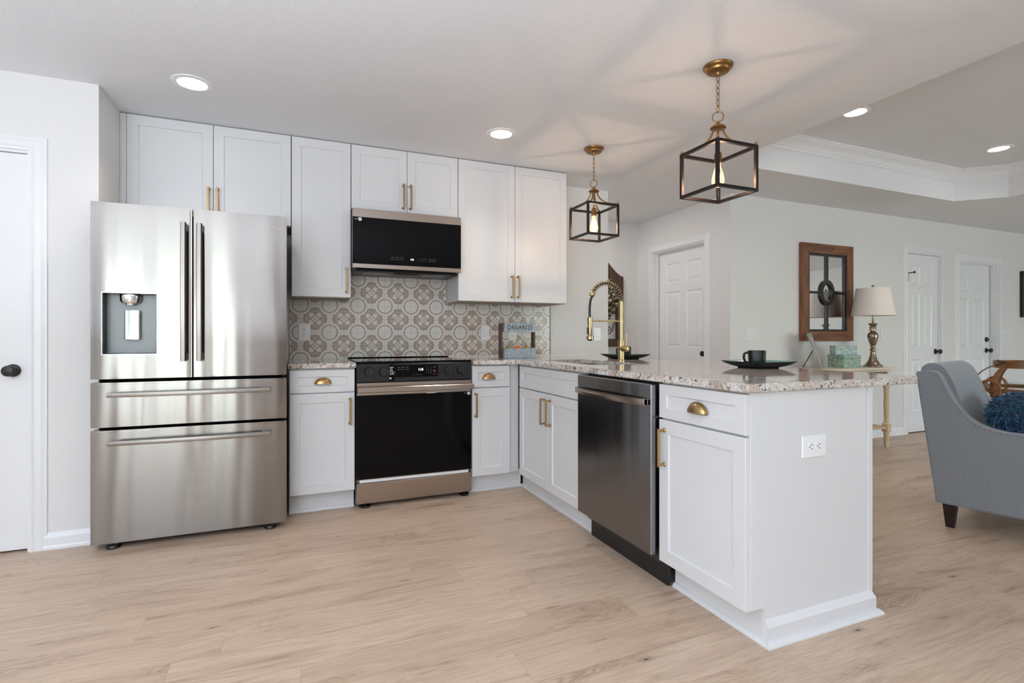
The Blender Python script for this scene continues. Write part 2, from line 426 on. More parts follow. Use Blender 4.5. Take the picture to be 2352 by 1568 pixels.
def prism(bm, poly, a, b, axis='y', bev=0, seg=1):
    """poly: 2-D outline; axis: the direction it is extruded along from a to b"""
    f = {'y': lambda p, h: (p[0], h, p[1]), 'z': lambda p, h: (p[0], p[1], h), 'x': lambda p, h: (h, p[0], p[1])}[axis]
    v0 = [bm.verts.new(f(p, a)) for p in poly]; v1 = [bm.verts.new(f(p, b)) for p in poly]; n = len(poly)
    fs = [bm.faces.new(v0), bm.faces.new(v1)]
    for i in range(n): bm.faces.new((v0[i], v0[(i + 1) % n], v1[(i + 1) % n], v1[i]))
    if bev:
        es = list({e for q in fs for e in q.edges}); bmesh.ops.bevel(bm, geom=es, offset=bev, segments=seg, affect='EDGES')
    return bm
def rrect(w, h, r, cx=0, cy=0, n=5):
    o = []
    for sx, sy, t0 in ((1, 1, 0), (-1, 1, 90), (-1, -1, 180), (1, -1, 270)):
        for k in range(n + 1):
            t = R(t0 + 90 * k / n); o.append((cx + sx * (w / 2 - r) + r * cos(t), cy + sy * (h / 2 - r) + r * sin(t)))
    return o
def arc(cx, cy, r, t0, t1, n=12): return [(cx + r * cos(R(t0 + (t1 - t0) * k / n)), cy + r * sin(R(t0 + (t1 - t0) * k / n))) for k in range(n + 1)]
def text_obj(name, body, size, m, parent, loc, rot=(R(90), 0, 0), ext=.0004, align='CENTER', sx=1.0, sy=1.0, space=1.0, bold=0):
    cu = bpy.data.curves.new(name, 'FONT'); cu.body = body; cu.size = size; cu.extrude = ext; cu.align_x = align; cu.align_y = 'CENTER'
    cu.space_character = space; cu.offset = bold
    t = bpy.data.objects.new(name, cu); C.objects.link(t)
    dg = bpy.context.evaluated_depsgraph_get(); me = bpy.data.meshes.new_from_object(t.evaluated_get(dg))
    bpy.data.objects.remove(t)
    me.materials.clear(); me.materials.append(M[m])
    o = bpy.data.objects.new(name, me); C.objects.link(o); o.parent = parent; o.location = loc; o.rotation_euler = rot; o.scale = (sx, sy, 1)
    return o

def slab(w, h, t, cells, steps, x0=0, z0=0, bev=.0015, y=0, bseg=1):
    """panel door: front face at y, body behind it; cells = recessed panels (xa, xb, za, zb); steps = (inset, depth) rings"""
    bm = NB()
    xs = sorted({0, w} | {c[0] for c in cells} | {c[1] for c in cells}); zs = sorted({0, h} | {c[2] for c in cells} | {c[3] for c in cells})
    vv = {(i, j): bm.verts.new((xs[i], 0, zs[j])) for i in range(len(xs)) for j in range(len(zs))}
    pan = []
    for i in range(len(xs) - 1):
        for j in range(len(zs) - 1):
            f = bm.faces.new((vv[i, j], vv[i + 1, j], vv[i + 1, j + 1], vv[i, j + 1]))
            mx, mz = (xs[i] + xs[i + 1]) / 2, (zs[j] + zs[j + 1]) / 2
            if any(c[0] < mx < c[1] and c[2] < mz < c[3] for c in cells): pan.append(f)
    # back and sides
    b = [bm.verts.new(p) for p in ((0, t, 0), (w, t, 0), (w, t, h), (0, t, h))]
    bm.faces.new(b)
    I, J = len(xs) - 1, len(zs) - 1
    bm.faces.new([vv[i, 0] for i in range(I + 1)] + [b[1], b[0]]); bm.faces.new([vv[i, J] for i in range(I + 1)] + [b[2], b[3]])
    bm.faces.new([vv[0, j] for j in range(J + 1)] + [b[3], b[0]]); bm.faces.new([vv[I, j] for j in range(J + 1)] + [b[2], b[1]])
    bmesh.ops.recalc_face_normals(bm, faces=bm.faces)
    for f in pan:
        if f.normal.y > 0: pass
    for f in pan:
        cur = f
        for ins, dep in steps:
            c = cur.calc_center_median(); r = cur.verts[:]
            lo = Vector((min(v.co.x for v in r), 0, min(v.co.z for v in r))); hi = Vector((max(v.co.x for v in r), 0, max(v.co.z for v in r)))
            yy = r[0].co.y
            nv = [bm.verts.new((lo.x + ins if v.co.x < c.x else hi.x - ins, yy + dep, lo.z + ins if v.co.z < c.z else hi.z - ins)) for v in r]
            n = len(r)
            for k in range(n): bm.faces.new((r[k], r[(k + 1) % n], nv[(k + 1) % n], nv[k]))
            bm.faces.remove(cur); cur = bm.faces.new(nv)
    for v in bm.verts: v.co.x += x0; v.co.z += z0; v.co.y += y
    if bev:
        es = [e for e in bm.edges if len(e.link_faces) == 2 and abs(e.verts[0].co.y - y) < 1e-6 and abs(e.verts[1].co.y - y) < 1e-6 and
              abs(e.calc_face_angle(0)) > 1.4 and (any(abs(f.normal.y) < .1 for f in e.link_faces))]
        outer = [e for e in es if all(abs(v.co.x - x0) < 1e-6 or abs(v.co.x - x0 - w) < 1e-6 or abs(v.co.z - z0) < 1e-6 or abs(v.co.z - z0 - h) < 1e-6 for v in e.verts)]
        bmesh.ops.bevel(bm, geom=outer, offset=bev, segments=bseg, affect='EDGES')
    return bm
SHAKER = [(.004, .0075)]
def shaker(w, h, x0, z0, fr=.057, t=.02):
    f = min(fr, h * .3)
    return slab(w, h, t, [(fr, w - fr, f, h - f)], SHAKER, x0, z0)
SIX = [(.004, .004), (.012, .006), (.004, 0), (.022, -.007)]
def six_panel(w, h, t=.035, x0=0, z0=0, y=0):
    s = .15 * w if w > .7 else .17 * w; mid = .12 * w; a = s; b = w / 2 - mid / 2; c = w / 2 + mid / 2; d = w - s
    rows = [(.235 / 2.03 * h, .83 / 2.03 * h), (.97 / 2.03 * h, 1.585 / 2.03 * h), (1.68 / 2.03 * h, 1.90 / 2.03 * h)]
    return slab(w, h, t, [(p, q, r0, r1) for p, q in ((a, b), (c, d)) for r0, r1 in rows], SIX, x0, z0, .001, y)

# ------------------------------------------------------------------ the setting
CZ = 2.41
def struct(name, bm, m, parent=None, smooth=None):
    o = link(name, bm, m, parent, smooth)
    if not parent: o['kind'] = 'structure'
    return o
def wall_x(bm, y, t, x0, x1, z0, z1, ops=()):      # wall along X, face at y, thickness t towards +y
    xs = sorted({x0, x1} | {o[0] for o in ops} | {o[1] for o in ops}); zs = sorted({z0, z1} | {o[2] for o in ops} | {o[3] for o in ops})
    for a, b in zip(xs, xs[1:]):
        for c, d in zip(zs, zs[1:]):
            if any(o[0] <= a and b <= o[1] and o[2] <= c and d <= o[3] for o in ops): continue
            box(bm, a, b, y, y + t, c, d)
    bmesh.ops.remove_doubles(bm, verts=bm.verts, dist=1e-5)
    return bm
def wall_y(bm, x, t, y0, y1, z0, z1, ops=()):
    wall_x(bm, 0, t, y0, y1, z0, z1, ops)
    for v in bm.verts: v.co = Vector((x + v.co.y, v.co.x, v.co.z))
    return bm
struct('floor', bx(-2.8, 9.75, -3.1, 5.15, -.05, 0), 'floor')
# ceiling with the tray recess
TX0, TX1, TY0, TY1, CUT = 3.018, 6.237, -1.6, 3.008, .29
octo = [(TX0 + CUT, TY1), (TX1 - CUT, TY1), (TX1, TY1 - CUT), (TX1, TY0 + CUT), (TX1 - CUT, TY0), (TX0 + CUT, TY0), (TX0, TY0 + CUT), (TX0, TY1 - CUT)]
bm = NB()
def loop(bm, pts, z):
    v = [bm.verts.new((p[0], p[1], z)) for p in pts]; return v, [bm.edges.new((v[i], v[(i + 1) % len(v)])) for i in range(len(v))]
ov, oe = loop(bm, [(-2.8, -3.1), (9.75, -3.1), (9.75, 5.15), (-2.8, 5.15)], CZ)
iv, ie = loop(bm, octo, CZ)
bmesh.ops.triangle_fill(bm, use_beauty=True, edges=oe + ie)
tv, te = loop(bm, octo, 2.70)
for i in range(8): bm.faces.new((iv[i], iv[(i + 1) % 8], tv[(i + 1) % 8], tv[i]))
bm.faces.new(tv)
tv2, _ = loop(bm, [(-2.8, -3.1), (9.75, -3.1), (9.75, 5.15), (-2.8, 5.15)], 2.8)
for i in range(4): bm.faces.new((ov[i], ov[(i + 1) % 4], tv2[(i + 1) % 4], tv2[i]))
bm.faces.new(tv2)
struct('ceiling', bm, 'ceiling')
# crown moulding round the tray
def sweep_in(path, prof, closed=True):
    """path: 2-D polygon (counter-clockwise seen from above or not), prof: (inward offset, z)"""
    bm = NB(); n = len(path); rings = []
    cx = sum(p[0] for p in path) / n; cy = sum(p[1] for p in path) / n
    for i in range(n):
        p = Vector(path[i]); a = Vector(path[i - 1]); b = Vector(path[(i + 1) % n])
        d1 = (p - a).normalized(); d2 = (b - p).normalized()
        n1 = Vector((-d1.y, d1.x)); n2 = Vector((-d2.y, d2.x))
        if n1.dot(Vector((cx, cy)) - p) < 0: n1, n2 = -n1, -n2
        m = (n1 + n2); m = m / (1 + n1.dot(n2))
        rings.append([bm.verts.new((p.x + m.x * o, p.y + m.y * o, z)) for o, z in prof])
    for i in range(n):
        A, B = rings[i], rings[(i + 1) % n]
        for k in range(len(prof)):
            k2 = (k + 1) % len(prof); bm.faces.new((A[k], A[k2], B[k2], B[k]))
    return bm
crown = [(0.0005, 2.598), (.012, 2.598), (.016, 2.610), (.016, 2.618), (.024, 2.622), (.030, 2.634), (.044, 2.652), (.066, 2.668), (.074, 2.674), (.074, 2.682), (.086, 2.686), (.088, 2.6995), (.0005, 2.6995)]
struct('trim_1', sweep_in(octo, crown), 'trim')

# walls
D1 = (-2.06, -1.246, 0, 2.022)
struct('wall_left', wall_x(NB(), 3.335, .12, -2.7, -.965, 0, CZ, [D1]), 'wall')
struct('wall_alcove', bx(-1.085, -.965, 3.455, 4.125, 0, CZ), 'wall')
struct('wall_back', bx(-.965, 2.621, 4.005, 4.125, 0, CZ), 'wall')
struct('wall_hall', bx(1.2, 3.82, 5.03, 5.15, 0, CZ), 'wall')
struct('wall_hall_left', bx(1.2, 1.32, 4.125, 5.03, 0, CZ), 'wall')
D2 = (3.944, 4.755, 0, 2.03)
struct('wall_hall_right', wall_y(NB(), 3.70, .12, 3.75, 5.03, 0, CZ, [D2]), 'wall')
D3 = (6.28, 6.888, 0, 2.03); D4 = (7.254, 8.09, 0, 1.995)
struct('wall_far', wall_x(NB(), 3.63, .12, 3.70, 9.75, 0, CZ, [D3, D4]), 'wall')
struct('wall_right', bx(9.63, 9.75, -3.1, 3.63, 0, CZ), 'wall')
struct('wall_rear', wall_x(NB(), -3.12, .12, -2.82, 9.63, 0, CZ, [w[1:] for w in WINS if w[0] == 'rear'] + [(-.32, .60, 0, 2.05)]), 'wall')
struct('wall_side', wall_y(NB(), -2.82, .12, -3.0, 3.335, 0, CZ, [w[1:] for w in WINS if w[0] == 'side']), 'wall')
# windows behind the camera
for i, (w, a, b, c, d) in enumerate(WINS):
    fr = NB(); gl = NB(); k = max(1, round((b - a) / (.5 if d - c > 2 else .85))); wd = (b - a) / k
    for j in range(k):
        p, q = a + j * wd, a + (j + 1) * wd
        box(fr, p, p + .045, -.05, .0, c, d); box(fr, q - .045, q, -.05, .0, c, d); box(fr, p + .045, q - .045, -.05, 0, c, c + .06); box(fr, p + .045, q - .045, -.05, 0, d - .06, d)
        if d - c < 1.8: box(fr, p + .045, q - .045, -.045, -.005, (c + d) / 2 - .02, (c + d) / 2 + .02)
    box(gl, a + .01, b - .01, -.027, -.023, c + .01, d - .01)
    # casing inside the room
    for r_ in ((a - .08, a, c - .0, d + .08), (b, b + .08, c, d + .08), (a, b, d, d + .08)): box(fr, r_[0], r_[1], .06, .075, r_[2], r_[3])
    if c > .2: box(fr, a - .1, b + .1, .06, .10, c - .03, c)
    for q_ in (fr, gl):
        if w == 'rear': xform(q_, Matrix.Translation((0, -3.06, 0)))
        else: xform(q_, Matrix.Translation((-2.76, 0, 0)) @ Matrix(((0, 1, 0, 0), (1, 0, 0, 0), (0, 0, 1, 0), (0, 0, 0, 1))))
    o = struct('window_%d' % (i + 1), fr, 'trim'); link('window_pane', gl, 'pane', o)

# baseboards and shoe mouldings
BB = [(0, 0), (0.016, 0), (.016, .012), (.012, .02), (.0115, .060), (.009, .068), (.006, .074), (.003, .084), (0, .085)]
def runner(bm, p0, p1, nrm, prof, e0=0, e1=0):
    """straight moulding from p0 to p1 (2-D), nrm = the 2-D direction it sticks out; e0/e1 = mitre per unit of projection"""
    p0, p1, nrm = Vector(p0), Vector(p1), Vector(nrm); d = (p1 - p0).normalized()
    A = [bm.verts.new((p0.x + nrm.x * o - d.x * e0 * o, p0.y + nrm.y * o - d.y * e0 * o, z)) for o, z in prof]
    B = [bm.verts.new((p1.x + nrm.x * o + d.x * e1 * o, p1.y + nrm.y * o + d.y * e1 * o, z)) for o, z in prof]
    n = len(prof)
    for k in range(n): bm.faces.new((A[k], A[(k + 1) % n], B[(k + 1) % n], B[k]))
    bm.faces.new(A); bm.faces.new(B)
    return bm
struct('baseboard_left', runner(runner(NB(), (-1.19, 3.335), (-.965, 3.335), (0, -1), BB), (-2.7, 3.335), (-2.13, 3.335), (0, -1), BB), 'trim')
struct('baseboard_far', runner(runner(runner(runner(NB(), (3.70, 3.63), (6.21, 3.63), (0, -1), BB), (6.96, 3.63), (7.19, 3.63), (0, -1), BB), (8.165, 3.63), (9.63, 3.63), (0, -1), BB), (3.70, 3.63), (3.70, 3.875), (-1, 0), BB, 1), 'trim')
struct('baseboard_hall', runner(runner(NB(), (3.70, 4.83), (3.70, 5.03), (-1, 0), BB), (2.0, 5.03), (3.70, 5.03), (0, -1), BB, 0, -1), 'trim')
struct('baseboard_rear', runner(runner(NB(), (-.65, -3.0), (9.63, -3.0), (0, 1), BB), (9.63, -3.0), (9.63, 3.63), (-1, 0), BB), 'trim')

# doors: a casing with the slab, knob and hinges as its parts
CAS = [(0, 0), (0, .018), (.01, .019), (.02, .015), (.045, .013), (.06, .009), (.068, .0085), (.071, 0)]   # (distance from the opening, projection)
def casing(bm, a, b, top, side=True):
    """casing of an opening a..b, room side is -y"""
    def prof_pts(cx, sgn): return
    for k in range(len(CAS) - 1):
        pass
    path_l = []
    rows = []
    for o, pr in CAS:
        rows.append([bm.verts.new((a - o, -pr, 0)), bm.verts.new((a - o, -pr, top + o)), bm.verts.new((b + o, -pr, top + o)), bm.verts.new((b + o, -pr, 0))])
    n = len(rows)
    for k in range(n):
        A, B = rows[k], rows[(k + 1) % n]
        for j in range(3): bm.faces.new((A[j], A[j + 1], B[j + 1], B[j]))
    bm.faces.new([r[0] for r in rows]); bm.faces.new([r[3] for r in rows])
    return bm
def knob_bm(flip=1):
    bm = NB()
    lathe(bm, [(.001, 0), (.031, 0), (.032, .004), (.028, .008), (.013, .010), (.011, .030), (.014, .034), (.024, .038), (.0275, .046), (.0275, .054), (.023, .061), (.012, .064), (.001, .0645)], 28, 'y')
    for v in bm.verts: v.co.y *= -flip
    return bm
def room_door(idx, loc, rz, a, b, top, rec, knob_x, label_knob=True, hinge_x=None, dead=False, jamb=.12, glossy='trim', hz=(1.78, 1.03, .26)):
    root = bpy.data.objects.new('door_%d' % idx, None); C.objects.link(root); root.location = loc; root.rotation_euler = (0, 0, rz); root['kind'] = 'structure'
    link('door_casing', casing(NB(), a, b, top), 'trim', root)
    jm = NB(); box(jm, a - .0005, a + .012, 0, jamb, 0, top); box(jm, b - .012, b + .0005, 0, jamb, 0, top); box(jm, a + .012, b - .012, 0, jamb, top - .012, top + .0005)
    if rec > .03:
        s0 = rec - .012
        box(jm, a + .012, a + .022, s0 - .03, s0, 0, top - .012); box(jm, b - .022, b - .012, s0 - .03, s0, 0, top - .012); box(jm, a + .022, b - .022, s0 - .03, s0, top - .022, top - .012)
    link('door_jamb', jm, 'trim', root)
    g = .015
    sl = link('door_slab', six_panel(b - a - 2 * g, top - g - .012, .035, a + g, .012, rec), glossy, root)
    k = link('knob', xform(knob_bm(), Matrix.Translation((knob_x, rec, .915))), 'black', sl, 40)
    if dead: link('deadbolt', xform(lathe(NB(), [(.001, 0), (.031, 0), (.030, -.012), (.022, -.02), (.001, -.021)], 24, 'y'), Matrix.Translation((knob_x, rec, 1.05))), 'black', sl, 40)
    if hinge_x is not None:
        for z in hz: link('hinge', bx(hinge_x - .004, hinge_x + .016, rec - .010, rec + .004, z - .045, z + .045, bev=.002), 'black', sl)
    bk = link('door_backing', bx(a, b, jamb - .004, jamb, 0, top), 'dark', root)
    return root
room_door(1, (0, 3.335, 0), 0, -2.06, -1.246, 2.022, .012, -1.318, jamb=.10)
room_door(2, (3.70, 0, 0), R(-90), -4.755, -3.944, 2.03, .082, -4.02, jamb=.118)
d3 = room_door(3, (0, 3.63, 0), 0, 6.28, 6.888, 2.03, .012, 6.83, hinge_x=6.292, jamb=.10)
hk = NB(); box(hk, 6.283, 6.295, -.014, -.002, 1.70, 1.79); box(hk, 6.283, 6.295, -.07, -.002, 1.79, 1.80); box(hk, 6.278, 6.30, -.085, -.068, 1.785, 1.808, bev=.003)
link('door_stop', hk, 'black', d3)
room_door(4, (0, 3.63, 0), 0, 7.254, 8.09, 1.995, .078, 8.0, dead=True, jamb=.118, glossy='trim')

M['honey'] = mat('honey_wood', srgb(206, 140, 84), .5)
struct('trim_2', bx(-1.50, -1.43, -2.9995, -2.975, 0, 2.32), 'honey')
M['stained'] = wood('added_brown_door', srgb(96, 70, 52), srgb(124, 94, 72), srgb(70, 50, 38), axis='z')
room_door(5, (0, -3.0, 0), R(180), -.60, .32, 2.05, .04, .24, glossy='stained')  # unseen brown door, added so the refrigerator reflects a darker brown area

# ------------------------------------------------------------------ kitchen: pulls and cabinets
def bar_pull(parent, x, za, zb, name='handle'):
    bm = NB()
    for z in (za + .008, zb - .008):
        lathe(bm, [(.0095, 0), (.0095, -.003), (.006, -.006), (.0055, -.024), (.0075, -.030)], 16, 'y', (x, 0, z))
    box(bm, x - .0058, x + .0058, -.037, -.0265, za, zb, .0015)
    return link(name, bm, 'brass', parent, 35)
def cup_pull(parent, x, z, w=.096, h=.036, d=.026):
    bm = NB(); N, K = 16, 8
    def shell(sc, off):
        g = []
        for i in range(K + 1):
            b = pi / 2 * i / K; row = []
            for j in range(N + 1):
                a = pi * j / N
                row.append(bm.verts.new((x + (w / 2 - off) * cos(a) * cos(b) ** .6 if i < K else x, -(d - off) * sin(b), z + (h - off) * sin(a) * cos(b) if i < K else z)))
            g.append(row)
        return g
    # dome: x half-width, z up, y out; cross-sections from the rim on the wall (b=0) to the front lip (b=90)
    def dome(off):
        g = []
        for i in range(K + 1):
            b = pi / 2 * i / K; row = []
            for j in range(N + 1):
                a = pi * j / N
                row.append(bm.verts.new((x + (w / 2 - off) * cos(a), -(d - off) * sin(a) ** .8 * sin(b), z + (h - off) * sin(a) * cos(b))))
            g.append(row)
        return g
    A, B = dome(0), dome(.0018)
    for g in (A, B):
        for i in range(K):
            for j in range(N): bm.faces.new((g[i][j], g[i][j + 1], g[i + 1][j + 1], g[i + 1][j]))
    for j in range(N): bm.faces.new((A[K][j], A[K][j + 1], B[K][j + 1], B[K][j]))
    bmesh.ops.remove_doubles(bm, verts=bm.verts, dist=1e-5)
    fl = [(x + (w / 2 + .004) * cos(pi * j / 24), z + (h + .003) * sin(pi * j / 24)) for j in range(25)]
    prism(bm, fl + [(x - w / 2 - .004, z - .002), (x + w / 2 + .004, z - .002)][::1], -.0014, 0)
    return link('cup_pull', bm, 'brass', parent, 50)
def toe(bm, w, y=.085, h=.127, x0=0, xs=None, e1=0):
    box(bm, x0, x0 + w, y, y + .012, 0, h)
    prof = [(0, 0), (.016, 0), (.0155, .006), (.012, .012), (.006, .017), (0, .018)]
    runner(bm, (x0, y), (xs or x0 + w, y), (0, -1), prof, 0, e1)
    return bm

bl = thing('base_cabinet', 'narrow white base cabinet with one drawer between the refrigerator and the stove', 'cabinet', (-.045, 3.36, 0))
link('cabinet_body', bx(0, .381, .021, .633, .127, .888), 'cab', bl)
link('toe_kick', toe(NB(), .381), 'cab', bl)
dr = link('drawer', shaker(.374, .139, .004, .742, .045), 'cab', bl); cup_pull(dr, .191, .797)
do = link('door', shaker(.374, .610, .004, .127), 'cab', bl); bar_pull(do, .351, .537, .703)

br = thing('base_cabinet', 'narrow white base cabinet with one drawer in the corner right of the stove', 'cabinet', (1.108, 3.36, 0))
b_ = NB(); box(b_, 0, .352, .021, .633, .127, .888); link('cabinet_body', b_, 'cab', br)
link('toe_kick', toe(NB(), .397), 'cab', br)
dr = link('drawer', shaker(.277, .145, .001, .737, .045), 'cab', br); cup_pull(dr, .120, .793, w=.09)
do = link('door', shaker(.277, .603, .001, .127), 'cab', br); bar_pull(do, .022, .533, .699)

sk = thing('sink_cabinet', 'white two-door sink base cabinet left of the dishwasher, under the faucet', 'cabinet', (1.437, 3.311, 0), R(-90))
b_ = NB(); box(b_, -.027, .861, .021, .641, .127, .66); box(b_, -.027, .861, .021, .045, .66, .888); link('cabinet_body', b_, 'cab', sk)
link('toe_kick', toe(NB(), .992, x0=-.132), 'cab', sk)
link('false_front', shaker(.859, .146, .001, .735, .045), 'cab', sk)
do = link('door', shaker(.438, .601, .001, .127), 'cab', sk); bar_pull(do, .402, .533, .699)
do = link('door', shaker(.416, .601, .443, .127), 'cab', sk); bar_pull(do, .482, .533, .699)

en = thing('end_cabinet', 'white base cabinet with one drawer at the near end of the peninsula', 'cabinet', (1.437, 1.805, 0), R(-90))
link('cabinet_body', bx(0.002, .452, .021, .641, .127, .888), 'cab', en)
link('toe_kick', toe(NB(), .4525, x0=.004, xs=.4665, e1=2.1), 'cab', en)
dr = link('drawer', shaker(.461, .143, .002, .740, .045), 'cab', en); cup_pull(dr, .232, .790, w=.1, h=.038)
do = link('door', shaker(.461, .605, .002, .127), 'cab', en); bar_pull(do, .038, .537, .697)
# finished end panel (faces the camera), cut out at the toe, with corner strip and base moulding
pn = NB(); prism(pn, [(.021, .129), (.084, .129), (.084, .0), (.653, 0), (.653, .889), (.021, .889)], .453, .4665, 'x', .001)
link('end_panel', pn, 'cab', en)
link('corner_strip', bx(.4665, .472, .632, .659, .085, .889, bev=.0015), 'cab', en)
EB = [(0, 0), (.014, 0), (.014, .062), (.0115, .068), (.0085, .072), (.006, .079), (.003, .086), (0, .088)]
SH = [(.014, 0), (.034, 0), (.033, .006), (.029, .012), (.022, .017), (.016, .019), (.014, .019)]
bmn = runner(NB(), (1.5225, 1.3385), (2.09, 1.3385), (0, -1), EB, 0, 1); runner(bmn, (2.09, 1.3385), (2.09, 1.805), (1, 0), EB, 1, 0)
runner(bmn, (1.522, 1.3385), (2.09, 1.3385), (0, -1), SH, .47, 1); runner(bmn, (2.09, 1.3385), (2.09, 1.805), (1, 0), SH, 1, 0)
xform(bmn, Matrix.Rotation(R(90), 4, 'Z') @ Matrix.Translation((-1.437, -1.805, 0)))
link('base_moulding', bmn, 'cab', en)
bp = thing('back_panel', 'white finished back panel of the peninsula under the counter overhang', 'panel', (2.078, 1.806, 0))
link('panel_board', bx(.001, .012, 0, 2.19, 0, .889), 'cab', bp)
link('base_moulding', runner(NB(), (.012, 0), (.012, 2.19), (1, 0), EB), 'cab', bp)

def wall_cab(label, x0, x1, z0, z1, splits, handles, group=None, fill=False):
    r = thing('wall_cabinet', label, 'cabinet', (x0, 3.679, 0)); w = x1 - x0
    link('cabinet_body', bx(.001, w - .001, .021, .322 if z0 > 1.7 else .3145, z0, z1), ['cab'], r)
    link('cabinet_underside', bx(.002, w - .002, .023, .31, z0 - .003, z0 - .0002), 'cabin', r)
    ed = [0] + splits + [w]
    for i in range(len(ed) - 1):
        d = link('door', shaker(ed[i + 1] - ed[i] - .003, z1 - z0 - .002, ed[i] + .0015, z0 + .001), 'cab', r)
        for h in handles:
            if ed[i] < h[0] < ed[i + 1]: bar_pull(d, *h)
    if fill: link('filler_strip', bx(-.032, -.001, .004, .03, z0, z1), 'cab', r)
    return r
wall_cab('white two-door cabinet hung above the refrigerator', -.932, -.036, 1.81, 2.404, [.449], [(.424, 1.86, 2.01), (.474, 1.86, 2.01)], fill=True)
wall_cab('tall single-door white wall cabinet left of the microwave', -.034, .341, 1.352, 2.404, [], [(.346, 1.383, 1.556)])
wall_cab('short two-door white cabinet hung above the microwave', .343, 1.102, 1.966, 2.404, [.383], [(.354, 1.990, 2.163), (.405, 1.990, 2.163)])
wall_cab('tall two-door white wall cabinet right of the microwave', 1.104, 2.016, 1.352, 2.404, [.456], [(.428, 1.383, 1.556), (.480, 1.383, 1.556)])

# ------------------------------------------------------------------ backsplash, counters, sink
bs = thing('tile_backsplash', 'patterned beige medallion tile backsplash behind the stove and counters', 'backsplash', (0, 0, 0))
b_ = NB(); box(b_, -.05, 2.022, 3.996, 4.0035, .9225, 1.347); box(b_, .3435, 1.1015, 3.996, 4.0035, 1.347, 1.60)
link('tile_face', b_, 'tile', bs)
link('edge_trim', bx(2.022, 2.027, 3.994, 4.0035, .9225, 1.347), 'darkgrey', bs)
link('caulk_line', bx(1.107, 2.40, 3.993, 3.996, .9225, .927), 'plate', bs)

def poly_slab(outer, holes, z0, z1, bev=.003, seg=2):
    bm = NB(); es = []
    for lp in [outer] + holes:
        v = [bm.verts.new((p[0], p[1], z1)) for p in lp]; es += [bm.edges.new((v[i], v[(i + 1) % len(v)])) for i in range(len(v))]
    bmesh.ops.triangle_fill(bm, use_beauty=True, edges=es)
    r = bmesh.ops.extrude_face_region(bm, geom=bm.faces[:])
    for v in [g for g in r['geom'] if isinstance(g, bmesh.types.BMVert)]: v.co.z = z0
    bmesh.ops.recalc_face_normals(bm, faces=bm.faces)
    if bev:
        ed = [e for e in bm.edges if len(e.link_faces) == 2 and abs(e.calc_face_angle(0)) > 1.3 and abs(e.verts[0].co.z - e.verts[1].co.z) < 1e-6]
        bmesh.ops.bevel(bm, geom=ed, offset=bev, segments=seg, affect='EDGES')
    return bm
main = [(1.107, 3.9955), (1.107, 3.335)] + [(x, y) for x, y in arc(1.339, 3.255, .08, 90, 0, 8)]
main += arc(1.431, 1.328, .012, 180, 270, 4) + arc(2.345, 1.340, .024, 270, 360, 6)
main += [(2.385, 1.6), (2.41, 1.95), (2.42, 2.35), (2.41, 2.8), (2.40, 3.3), (2.40, 3.9955)]
hole = [(x, y) for x, y in rrect(.34, .70, .09, 1.75, 2.90, 6)]
ctop = link('countertop', poly_slab(main, [hole], .892, .922), 'granite')
tag(ctop, 'long L-shaped speckled granite countertop over the peninsula and sink', 'countertop')
c2 = link('countertop', poly_slab([(-.048, 3.9955), (-.048, 3.335), (.340, 3.335), (.340, 3.9955)], [], .892, .922), 'granite')
tag(c2, 'short piece of speckled granite countertop between refrigerator and stove', 'countertop')
sink = thing('sink', 'stainless undermount sink basin set into the peninsula counter', 'sink', (1.75, 2.90, .67))
bm = NB(); rings = []
for (w, h, z) in ((.36, .72, .2205), (.335, .695, .2205), (.325, .685, .03), (.27, .63, .004), (.05, .05, 0)):
    rings.append([bm.verts.new((p[0], p[1], z)) for p in rrect(w, h, min(.09, w / 2.3), 0, 0, 6)])
for a, b in zip(rings, rings[1:]):
    n = len(a)
    for i in range(n): bm.faces.new((a[i], a[(i + 1) % n], b[(i + 1) % n], b[i]))
bm.faces.new(rings[-1]); link('basin', bm, 'steelin', sink, 40)
link('drain', lathe(NB(), [(.03, .001), (.03, .006), (.02, .005), (.001, .003)], 24, 'z'), 'chrome', sink, 40)

# ------------------------------------------------------------------ refrigerator
fr = thing('refrigerator', 'stainless steel french-door refrigerator with ice dispenser', 'refrigerator', (-.959, 3.187, 0))
fw = .904
link('cabinet_body', bx(.012, fw - .014, .115, .80, .03, 1.75, bev=.004), 'darkgrey', fr)
link('gasket_recess', bx(.018, fw - .02, .09, .115, .05, 1.745), 'dark', fr)
def fdoor(name, x0, x1, z0, z1, cells=[], steps=[(.0, .085)]):
    return link(name, slab(x1 - x0, z1 - z0, .089, [(a - x0, b - x0, c - z0, d - z0) for a, b, c, d in cells], steps, x0, z0, .009, 0, 4), 'steel', fr, 40)
DX0, DX1, DZ0, DZ1 = .050, .284, .995, 1.308
dl = fdoor('left_door', 0, .4405, .869, 1.767, [(DX0, DX1, DZ0, DZ1)])
dr_ = fdoor('right_door', .4475, fw, .869, 1.767)
dm = fdoor('middle_drawer', 0, fw, .624, .851)
db = fdoor('freezer_drawer', 0, fw, .034, .608)
def vhandle(parent, x, z0, z1):
    bm = NB()
    n = 14; pts = []
    for s in range(n + 1):
        t = s / n; z = z0 + (z1 - z0) * t; y = -.046 - .006 * sin(pi * t); pts.append((z, y))
    g = []
    for z, y in pts: g.append([bm.verts.new((x + a, y + b, z)) for a, b in ((-.0125, .002), (-.0085, -.006), (.0085, -.006), (.0125, .002), (.0125, .016), (-.0125, .016))])
    for a, b in zip(g, g[1:]):
        for k in range(6): bm.faces.new((a[k], a[(k + 1) % 6], b[(k + 1) % 6], b[k]))
    bm.faces.new(g[0]); bm.faces.new(g[-1])
    for z in (z0 + .001, z1 - .04): box(bm, x - .0115, x + .0115, -.038, .001, z, z + .039, .003)
    return link('handle', bm, 'handle', parent, 30)
